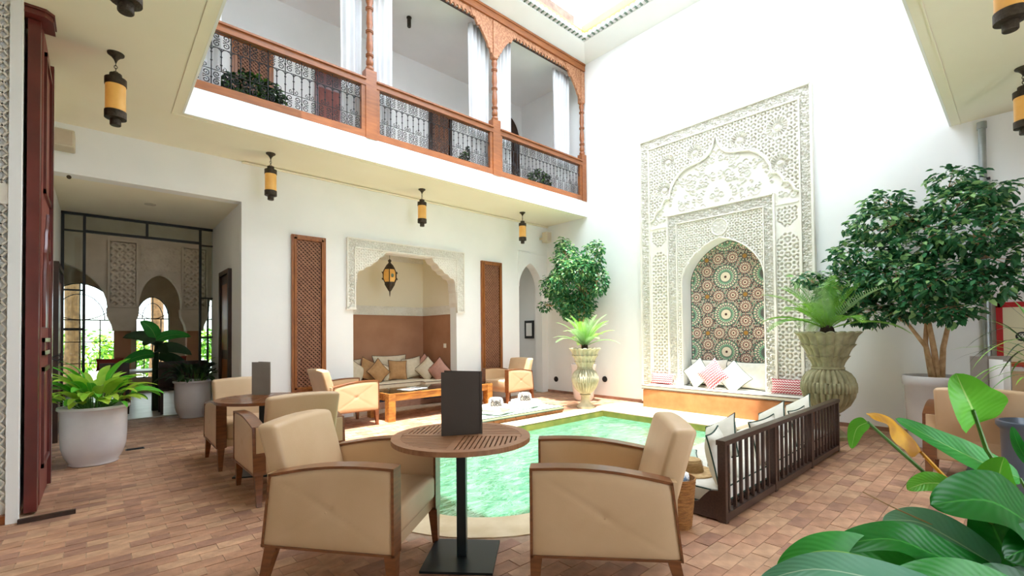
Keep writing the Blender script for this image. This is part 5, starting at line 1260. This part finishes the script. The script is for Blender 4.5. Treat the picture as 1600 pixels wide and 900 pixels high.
LB = [(-.02, .15, 1.82, .34, .36, .2), (-0.04, 0.19, 2.45, 0.50, 0.56, 0.51), (-0.04, 0.41, 2.99, 0.28, 0.3, 0.3), (-0.04, -0.29, 2.9, 0.24, 0.26, 0.31), (-0.04, -0.44, 2.42, 0.19, 0.2, 0.33), (-0.04, 0.75, 2.39, 0.29, 0.31, 0.31), (-0.04, 0.2, 2.02, 0.43, 0.45, 0.24), (-0.04, 1.05, 1.99, 0.14, 0.14, 0.11), (-0.04, 0.5, 3.28, 0.13, 0.14, 0.16), (-0.04, -0.43, 3.08, 0.12, 0.13, 0.15), (-0.24, -0.12, 2.67, 0.37, 0.39, 0.26)]
pot('tall white plaster pot holding the large ficus at the right wall', (7.35, .705, 0), [(.27, 0), (.28, .04), (.305, .70), (.325, .72), (.33, .80), (.32, .825), (.29, .825), (.285, .76)], 'white_glaze', soil=(.29, .77))
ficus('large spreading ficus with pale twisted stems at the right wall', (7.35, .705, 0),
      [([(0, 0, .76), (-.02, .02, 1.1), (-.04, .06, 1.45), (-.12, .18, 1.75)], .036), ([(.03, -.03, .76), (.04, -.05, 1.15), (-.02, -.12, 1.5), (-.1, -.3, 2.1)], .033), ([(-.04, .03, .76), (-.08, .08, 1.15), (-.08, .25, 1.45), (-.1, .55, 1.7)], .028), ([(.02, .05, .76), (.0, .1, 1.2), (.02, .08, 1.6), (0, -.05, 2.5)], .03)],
      RB, 6500, .095, ['ficus_leaf', 'ficus_leaf_lit'], (-.25, .25, .45), single=220)
pot('white glazed pot behind the left shell urn', (7.42, 6.09, 0), [(.17, 0), (.2, .05), (.235, .3), (.245, .66), (.26, .70), (.255, .745), (.235, .745), (.23, .69)], 'white_glaze', soil=(.235, .70))
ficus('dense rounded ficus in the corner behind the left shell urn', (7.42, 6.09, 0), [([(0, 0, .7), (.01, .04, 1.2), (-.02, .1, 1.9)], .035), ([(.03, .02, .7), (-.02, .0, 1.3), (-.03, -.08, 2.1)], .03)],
      LB, 6000, .085, ['ficus_leaf', 'ficus_leaf_lit'], (-.1, .15, .55))
# ---- urns
def urn(label, loc, s, m):
    t = thing('stone_urn', label, 'urn', loc)
    g = lambda n_, a_: (lambda a, z, r: 1+a_*(abs(math.cos(n_*a/2))-.5))
    sc2 = lambda pr: [(r*s, z*s) for r, z in pr]
    MB().lathe(sc2([(.20, 0), (.20, .045), (.17, .06), (.165, .08), (.12, .12), (.095, .20), (.10, .27), (.125, .30), (.10, .32)]), 32).build('foot', m, t, smooth=.9)
    MB().lathe(sc2([(.10, .32), (.15, .36), (.215, .43), (.262, .53), (.272, .585)]), 192, rad=g(24, .16)).build('lower_petals', m, t, smooth=.9)
    MB().lathe(sc2([(.278, .585), (.29, .60), (.293, .66), (.288, .71), (.275, .72)]), 240, rad=g(40, .10)).build('belly_band', m, t, smooth=.9)
    MB().lathe(sc2([(.275, .715), (.262, .77), (.225, .83), (.17, .87), (.165, .88)]), 192, rad=g(24, .16)).build('upper_petals', m, t, smooth=.9)
    MB().lathe(sc2([(.165, .875), (.18, .885), (.18, .905), (.16, .915)]), 32).build('neck_ring', m, t, smooth=.9)
    for k, (z0, r0, z1, r1) in enumerate(((.91, .16, 1.04, .215), (1.03, .205, 1.185, .275), (1.17, .26, 1.34, .335))):
        mb = MB(); n = 144; pr = [(r0, z0), (r0+.3*(r1-r0), z0+.4*(z1-z0)), (r0+.62*(r1-r0), z1-.045), (r1, z1-.012), (r1+.012, z1), (r1-.02, z1+.012), (r1-.05, z1)]
        vs = []; fs = []
        for i, (r, z) in enumerate(pr):
            for j in range(n):
                a = 2*PI*j/n; q = (1+.09*(abs(math.cos(9*a))-.5)*(1 if i < 3 else 1.5)); zz = z+(.022*(abs(math.cos(9*a))-.6) if i > 2 else 0); vs.append((r*s*q*math.cos(a), r*s*q*math.sin(a), zz*s))
        for i in range(len(pr)-1):
            for j in range(n): fs.append((i*n+j, i*n+(j+1) % n, (i+1)*n+(j+1) % n, (i+1)*n+j))
        mb.add(vs, fs).build('petal_tier', m, t, smooth=.9)
    MB().lathe([(.001, 1.30*s), (.29*s, 1.30*s)], 24, caps=False).build('soil', 'soil', t)
    return t
urn('large greenish stone urn with shell tiers at the far end of the daybed', (6.94, 1.70, 0), 1.0, 'stone_urn')
urn('smaller pale stone urn with shell tiers at the far pool corner', (6.66, 5.43, 0), .81, 'stone_urn_pale')
def frond_mesh(L, el, droop, wl, n=26, m='palm_leaf'):
    """arching frond along +x"""
    mb = MB(); pts = []; x = z = 0; a = el
    for i in range(n+1):
        pts.append((x, 0, z)); ds = L/n; x += ds*math.cos(a); z += ds*math.sin(a); a -= droop/n*(.4+1.2*i/n)
    mb.tube(pts[:-1], [.007*(1-.8*i/n) for i in range(n)], 4)
    for i in range(3, n):
        p = Vector(pts[i]); d = (Vector(pts[min(i+1, n)])-Vector(pts[i-1])).normalized(); t = i/n; ll = wl*math.sin(PI*min(1, (t*.9+.1)))**.6
        for sub in (0, ):
            q = p+d*(L/n)*sub
            for s in (-1, 1):
                nrm = Vector((-d.z, 0, d.x)); dr = (d*.75+Vector((0, s, 0))*.9+nrm*.25).normalized(); w_ = d*.0056
                e = q+dr*ll; e2 = q+dr*ll*.5-Vector((0, 0, .004)); mb.add([q-w_, q+w_, e2+w_*1.1+Vector((0,0,.0)), e-Vector((0, 0, ll*.12)), e2-w_*1.1], [(0, 1, 2, 3, 4)])
    return mb
def cycad(label, loc, specs, m1, m2, sc_):
    t = thing('cycad_palm', label, 'palm', loc)
    MB().lathe([(.07*sc_, -.08), (.085*sc_, -.02), (.07*sc_, .05), (.02, .09)], 14).build('stem', 'soil', t)
    for i, (az, el, L, dr) in enumerate(specs):
        o = frond_mesh(L, el, dr, .16*sc_, 34).build('frond', m1 if i % 3 else m2, t, fix=False); o.rotation_euler = (0, 0, az); o.location = (.02*math.cos(az), .02*math.sin(az), .03)
    return t
A_ = lambda lat, dep_: math.atan2(lat*-.667+dep_*.745, lat*.745+dep_*.667)   # azimuth of a screen-right / away pair
sp = []
for lat, dp_, el, L, dr in ((-1, .1, .75, .85, 1.5), (-1, -.3, .35, .85, 1.3), (-.9, .5, .2, .75, 1.2), (-.5, -.6, 1.2, .62, .8), (-.15, .3, 1.35, .60, .7), (.35, .1, 1.15, .8, .5), (.5, -.4, 1.25, .6, .9), (1, .1, .55, .8, 1.4), (1, -.35, .3, .8, 1.2), (.8, .6, .5, .7, 1.2), (.1, -1, 1.1, .5, 1.2), (-.5, -1, 1.0, .5, 1.2), (.6, -1, .9, .55, 1.3), (-.1, 1, .6, .6, 1.2), (-.8, -.7, .45, .75, 1.4), (.3, .9, .9, .6, 1)):
    sp.append((A_(lat, dp_), el, L, dr))
sp = []
for i in range(24):
    az_ = i*2.39996+.5; el_ = .3+1.1*((i*7) % 24)/24; sp.append((az_, el_, (.78+.2*math.sin(i*1.7)**2)*(1-.12*(el_ > 1.1)), 1.35-.5*el_))
cycad('green cycad palm with arching fronds in the large stone urn', (6.94, 1.70, 1.36), sp, 'palm_leaf', 'palm_leaf_pale', 1.0)
cycad('pale green cycad palm in the smaller stone urn', (6.66, 5.43, 1.10), [(a+.4, min(1.4, e+.15), L*.78, d) for a, e, L, d in sp], 'palm_leaf_pale', 'palm_leaf', .75)
# ---- broad leaf helper: spine points, half width profile
CAMP = Vector((0, 0, 1.35))
def blade(spine, width, m, parent, roll=0.0, fold=.25, wave=.0, name='leaf', nu=8, nv=18, up=None, tipp=1.0, facing=None):
    P = [Vector(p) for p in spine]
    def pt(t):   # Catmull-Rom
        k = len(P)-1; s_ = min(t*k, k-1e-6); i = int(s_); f = s_-i; p0, p1, p2, p3 = P[max(i-1, 0)], P[i], P[i+1], P[min(i+2, k)]
        return .5*((2*p1)+(-p0+p2)*f+(2*p0-5*p1+4*p2-p3)*f*f+(-p0+3*p1-3*p2+p3)*f**3)
    def f(u, v):
        c = pt(v); d = (pt(min(1, v+.02))-pt(max(0, v-.02))).normalized(); N = Vector(facing or (0, 0, 1)).normalized(); X = d.cross(N)
        if X.length < .05: X = d.orthogonal()
        X.normalize(); Z = X.cross(d).normalized(); X2 = X*math.cos(roll)+Z*math.sin(roll); Z2 = Z*math.cos(roll)-X*math.sin(roll)
        hw = width/2*min(1.0, 1.75*v**.5*(1-v)**.72*(1.25-.35*v)) if 0 < v < 1 else 0
        s = 2*u-1; return tuple(c+X2*hw*s+Z2*(fold*hw*abs(s)**1.3+wave*width*math.sin(v*14+s*2)*abs(s)))
    return uvgrid(name, f, nu, nv, m, parent)
def potted_leaves(label, loc, zt, n, Lr, wr, mats, elr=(.2, 1.3), spread=.1, cat='plant', name='leafy_plant', droop=1.2, nu=4, nv=8):
    t = thing(name, label, cat, loc)
    for i in range(n):
        az = 2*PI*i*.618+random.uniform(-.2, .2); el = random.uniform(*elr); L = random.uniform(*Lr); st_ = Vector((spread*math.cos(az), spread*math.sin(az), zt))
        pts = [st_]; a = el; stl = L*random.uniform(.5, .8); p = st_.copy()
        for k in range(3): p = p+Vector((math.cos(az)*math.cos(a+.2), math.sin(az)*math.cos(a+.2), math.sin(a+.2)))*stl/3; pts.append(p.copy())
        sp_ = [p.copy()]
        for k in range(4): p = p+Vector((math.cos(az)*math.cos(a), math.sin(az)*math.cos(a), math.sin(a)))*L/4; sp_.append(p.copy()); a -= droop*random.uniform(.2, .5)
        o = blade(sp_, random.uniform(*wr), random.choice(mats), t, roll=random.uniform(-.4, .4), fold=.3, nu=nu, nv=nv)
        MB().tube(pts, [.006, .005, .004, .003], 4).build('stem', 'stalk', t)
    return t
GP = [(r*.79, z) for r, z in [(.25, 0), (.265, .012), (.26, .03), (.31, .10), (.34, .19), (.35, .3), (.352, .52), (.352, .575), (.385, .60), (.38, .625), (.345, .625), (.335, .56)]]
pot('large white glazed pot with a flared base beside the red door', (-.036, 6.80, 0), GP, 'white_glaze', soil=(.262, .58))
potted_leaves('bright lime green leafy plant in the white pot beside the red door', (-.036, 6.80, 0), .58, 84, (.22, .36), (.09, .15), ['lime_leaf', 'lime_leaf', 'lily_bright'], (.25, 1.45), .10, droop=.9)  # light green leaves coloured extra bright, standing in for light on them
pot('white pot in front of the glass screen in the vestibule', (1.20, 9.55, 0), [(r*.95, z) for r, z in GP], 'white_glaze', soil=(.25, .56))
potted_leaves('dark leafy plant in the white pot before the glass screen', (1.20, 9.55, 0), .56, 40, (.22, .36), (.07, .12), ['dark_leaf'], (.3, 1.3), .12)
for lab, x, y, nn in (('bushy green plant behind the balustrade at the left upstairs', 1.52, 6.95, 1300), ('green plant behind the middle of the balustrade upstairs', 5.28, 7.0, 700), ('green plant behind the right part of the balustrade upstairs', 7.05, 6.98, 800)):
    t = thing('balcony_plant', lab, 'plant', (x, y, 4.25)); MB().lathe([(.12, 0), (.16, .2), (.17, .22)], 16).build('pot', 'brick_2', t, smooth=.9)
    w_ = .42 if nn > 1000 else .26; P, d = blob_points([(0, 0, .40, w_, .25, .26), (.1, 0, .25, w_*.8, .22, .2)], nn); lf_ = leaf_cloud('foliage', P, d, .085, ['dark_leaf', 'garden_green'], t, (RNG.uniform(0, 1, nn) > .7).astype(int)); lf_['kind'] = 'stuff'
bp = thing('blue_pot', 'blue glazed pot cut by the right edge in front of the armchair', 'pot', (5.17, -.04, 0))
MB().lathe([(.15, 0), (.17, .02), (.185, .3), (.19, .6), (.215, .63), (.215, .665), (.195, .67), (.18, .62)], 32, caps=False).build('body', 'blue_glaze', bp, smooth=.9); MB().lathe([(.001, .62), (.185, .62)], 20, caps=False).build('soil', 'soil', bp); MB().lathe([(.15, .0), (.15, .01)], 20).build('bottom', 'blue_glaze', bp)
dp2 = thing('spiky_plant', 'spiky plant with long thin leaves in the blue pot at the right edge', 'plant', (5.17, -.04, 0))
MB().tube([(0, 0, .6), (.01, .02, .95), (.0, .0, 1.35)], [.022, .016, .012], 6).build('stem', 'bark', dp2, smooth=True)
for i in range(46):
    az = i*2.4; el = random.uniform(-.2, 1.25); L = random.uniform(.38, .62); z = random.uniform(.95, 1.36); p = Vector((0, 0, z)); pts = [p.copy()]; a = el
    for k in range(5): p = p+Vector((math.cos(az)*math.cos(a), math.sin(az)*math.cos(a), math.sin(a)))*L/5; pts.append(p.copy()); a -= random.uniform(.12, .35)
    blade(pts, random.uniform(.012, .022), random.choice(['stalk', 'dark_leaf', 'palm_leaf']), dp2, fold=.3, nu=2, nv=6, name='long_leaf')
# ---- peace lily in the right foreground
pot('low clay pot of the foreground peace lily, below the picture edge', (1.96, -.13, 0), [(.13, 0), (.16, .2), (.19, .46), (.20, .48), (.18, .48), (.17, .44)], 'brick_2', soil=(.175, .44))
pl_ = thing('peace_lily', 'large glossy peace lily filling the bottom right foreground', 'plant', (0, 0, 0))
B0 = Vector((1.96, -.13, .45)); CF = (-.75, -.05, .65)
def stalk(tip, mid=None, m='stalk', r=.006, lab=None):
    tip = Vector(tip); mid = Vector(mid) if mid else B0.lerp(tip, .6)+Vector((0, 0, .04))
    o = MB().tube([B0+Vector((random.uniform(-.05, .05), random.uniform(-.05, .05), 0)), mid, tip], [r, r*.8, r*.6], 6).build('leaf_stalk', m, pl_, smooth=True)
    if lab: o['label'] = lab
big_leaves = [
 ([(1.66, -.02, .86), (1.55, .02, .93), (1.44, .07, .98), (1.34, .145, .975)], .20, 'lily_deep', .15, .12, .02),
 ([(1.55, .05, .80), (1.49, .12, .86), (1.44, .18, .90), (1.41, .24, .895)], .105, 'lily_bluish', .1, .15, .01),
 ([(1.95, .02, .93), (1.85, .10, .985), (1.76, .17, 1.04), (1.67, .25, 1.105)], .10, 'lily_mid', .1, .2, .01),
 ([(1.47, .03, .80), (1.32, .13, .875), (1.22, .20, .92), (1.13, .285, .90)], .115, 'lily_deep', -.15, .2, .03),
 ([(1.30, .12, .82), (1.18, .22, .885), (1.09, .29, .905), (1.035, .35, .865)], .10, 'lily_mid', .1, .1, .03),
 ([(1.20, .10, .85), (1.09, .20, .885), (1.01, .28, .90), (.96, .36, .862)], .085, 'lily_bluish', -.1, .2, .01),
 ([(1.42, -.02, .79), (1.30, .06, .845), (1.20, .13, .875), (1.10, .20, .865)], .10, 'lily_mid', .1, .15, .03),
 ([(1.50, -.06, .74), (1.42, .02, .80), (1.34, .06, .83), (1.26, .12, .81)], .12, 'lily_deep', .1, .2, .03),
 ([(1.62, -.08, .78), (1.56, -.04, .85), (1.50, .0, .88), (1.42, .04, .87)], .15, 'lily_deep', .3, .2, .02),
 ([(1.45, .12, 1.0), (1.42, .16, 1.0), (1.39, .19, .985)], .06, 'lily_bright', 0, .2, .02),
 ([(1.36, .255, 1.135), (1.352, .275, 1.118), (1.345, .285, 1.07)], .042, 'lily_bright', .2, .2, .01),
 ([(1.76, .04, .86), (1.755, .055, .95), (1.76, .045, 1.02)], .11, 'lily_bright', .4, .5, .0),
 ([(1.80, .0, 1.0), (1.81, .02, 1.05), (1.84, .03, 1.09)], .03, 'lily_deep', .2, .3, .0),
 ([(1.98, -.04, .80), (1.90, -.06, .90), (1.84, -.06, .95), (1.75, -.06, .97)], .12, 'lily_bluish', .2, .2, .02)]
for spn, wd, m_, rl, fd, wv in big_leaves:
    blade(spn, wd, m_, pl_, roll=rl, fold=fd, wave=wv, facing=CF, nu=12, nv=30)
    stalk(spn[0])
o = blade([(1.60, .19, 1.035), (1.535, .21, 1.085), (1.45, .24, 1.135), (1.375, .255, 1.15)], .085, 'yellow_leaf', pl_, roll=.1, fold=-.35, wave=.03, facing=CF, nu=10, nv=24, name='withered_leaf'); o['label'] = 'withered yellow and brown leaf'
stalk((1.60, .19, 1.035), (1.74, .12, .90), 'yellow_leaf', .007, 'yellow leaf stalk')
# cupped young leaf
o = blade([(1.795, .094, 1.10), (1.767, .101, 1.136), (1.737, .113, 1.181), (1.733, .129, 1.235)], .155, 'lily_bright', pl_, roll=.0, fold=.45, wave=.035, facing=(-.75, -.25, .45), nu=14, nv=24, name='curled_leaf'); o['label'] = 'pale green curled young leaf'
blade([(1.68, .0, .72), (1.60, .035, .81), (1.565, .06, .89), (1.575, .07, .95)], .14, 'lily_deep', pl_, roll=.2, fold=.2, wave=.01, facing=(-.8, -.1, .3), nu=12, nv=24)
blade([(1.60, -.08, .70), (1.50, -.02, .77), (1.42, .02, .80), (1.34, .05, .80)], .15, 'lily_deep', pl_, roll=.1, fold=.2, wave=.02, facing=(-.8, -.1, .5), nu=12, nv=24)
stalk((1.765, .10, 1.135), (1.84, .08, 1.02), 'stalk', .007)
MB().tube([(1.60, .03, .78), (1.50, .12, .87), (1.40, .22, .935), (1.37, .27, .965)], [.003, .0022, .0016, .0012], 5).build('dry_stem', 'bark', pl_, smooth=True)['label'] = 'thin dry brown stem'
# ---- dining room furniture and garden
dt = thing('dining_table', 'dining table with a white cloth behind the glass screen', 'table', (.95, 11.45, 0)); MB().box(-.75, .75, -.4, .4, .70, .74).build('top', 'marble_pale', dt)
for x in (-.65, .65):
    for y in (-.32, .32): MB().box(x-.03, x+.03, y-.03, y+.03, 0, .7).build('leg', 'dark_wood', dt)
for i, (x, y, rz_, lab) in enumerate(((.2, 10.85, 0, 'dark dining chair at the left of the banana plant'), (1.35, 10.75, 0, 'dark dining chair at the right of the dining table'), (1.0, 10.3, PI, 'dark dining chair nearest the glass screen'))):
    c = thing('dining_chair', lab, 'chair', (x, y, 0), rz_); MB().box(-.2, .2, -.2, .2, .42, .46).build('seat', 'dark_wood', c); MB().box(-.2, .2, -.22, -.18, .46, .92).build('backrest', 'dark_wood', c)
    for a in (-.18, .18):
        for b_ in (-.2, .18): MB().box(a-.02, a+.02, b_-.02, b_+.02, 0, .42).build('leg', 'dark_wood', c)
cushion('red cushion propped on the dining table side', (1.15, 11.55, .86), (-.3, 0, 0), .4, .26, .1, 'red_cloth'); cushion('dark red cushion left of the dining column', (.15, 11.55, .86), (-.3, 0, 0), .4, .24, .1, 'red_cloth')
bn = thing('banana_plant', 'tall dark banana plant standing in the dining room', 'plant', (.78, 10.8, 0)); MB().tube([(0, 0, 0), (.0, 0, .8), (.02, 0, 1.3)], [.06, .05, .03], 8).build('stem', 'dark_leaf', bn, smooth=True)
for az, el, L, z in ((3.0, .5, .5, 1.3), (2.4, 1.2, .45, 1.35), (.2, .5, .6, 1.3), (-.3, .15, .6, 1.15), (3.3, .0, .55, 1.05), (.1, -.1, .6, 1.0), (1.2, .7, .5, 1.2), (-1.3, .3, .5, 1.1), (4.3, .4, .5, 1.2)):
    p = Vector((0, 0, z)); pts = [p.copy()]; a = el
    for k in range(4): p = p+Vector((math.cos(az)*math.cos(a), math.sin(az)*math.cos(a), math.sin(a)))*L/4; pts.append(p.copy()); a -= .25
    blade(pts, .27, 'dark_leaf' if az not in (2.4, 3.3, .2) else 'lily_mid', bn, fold=.2, nu=4, nv=8, facing=(-.3, -.8, .6))
struct(MB().box(-8, 8, 15.2, 26, -.05, 0).build('ground_garden', 'marble_pale'))
for lab, x, y, h in (('brown palm trunk seen through the large arched window', -.55, 16.6, 3.2), ('brown palm trunk seen through the small arched window', 1.25, 17.2, 3.6)):
    t = thing('garden_palm', lab, 'palm', (x, y, 0)); MB().tube([(0, 0, 0), (.04, 0, h*.4), (0, 0, h)], [.20, .16, .15], 10).build('trunk', 'palm_trunk', t, smooth=True)
    for k in range(9):
        o = frond_mesh(1.5, .7, 1.8, .32, 16).build('frond', 'garden_green', t, fix=False); o.rotation_euler = (0, 0, k*.7); o.location = (0, 0, h-.3)
P, d = blob_points([(-3+.9*i, 20+random.uniform(-.4, .4), .7+random.uniform(-.2, .5), .7, .5, .7) for i in range(8)], 3500)
hg = leaf_cloud('hedge', P, d, .18, ['garden_green', 'lime_leaf'], None, (RNG.uniform(0, 1, 3500) > .6).astype(int)); tag(hg, 'green garden hedge seen through the arched windows', 'hedge', kind='stuff')
struct(wallbox('wall_garden', (-8, 8, 22, 22.3, 0, 2.2)))
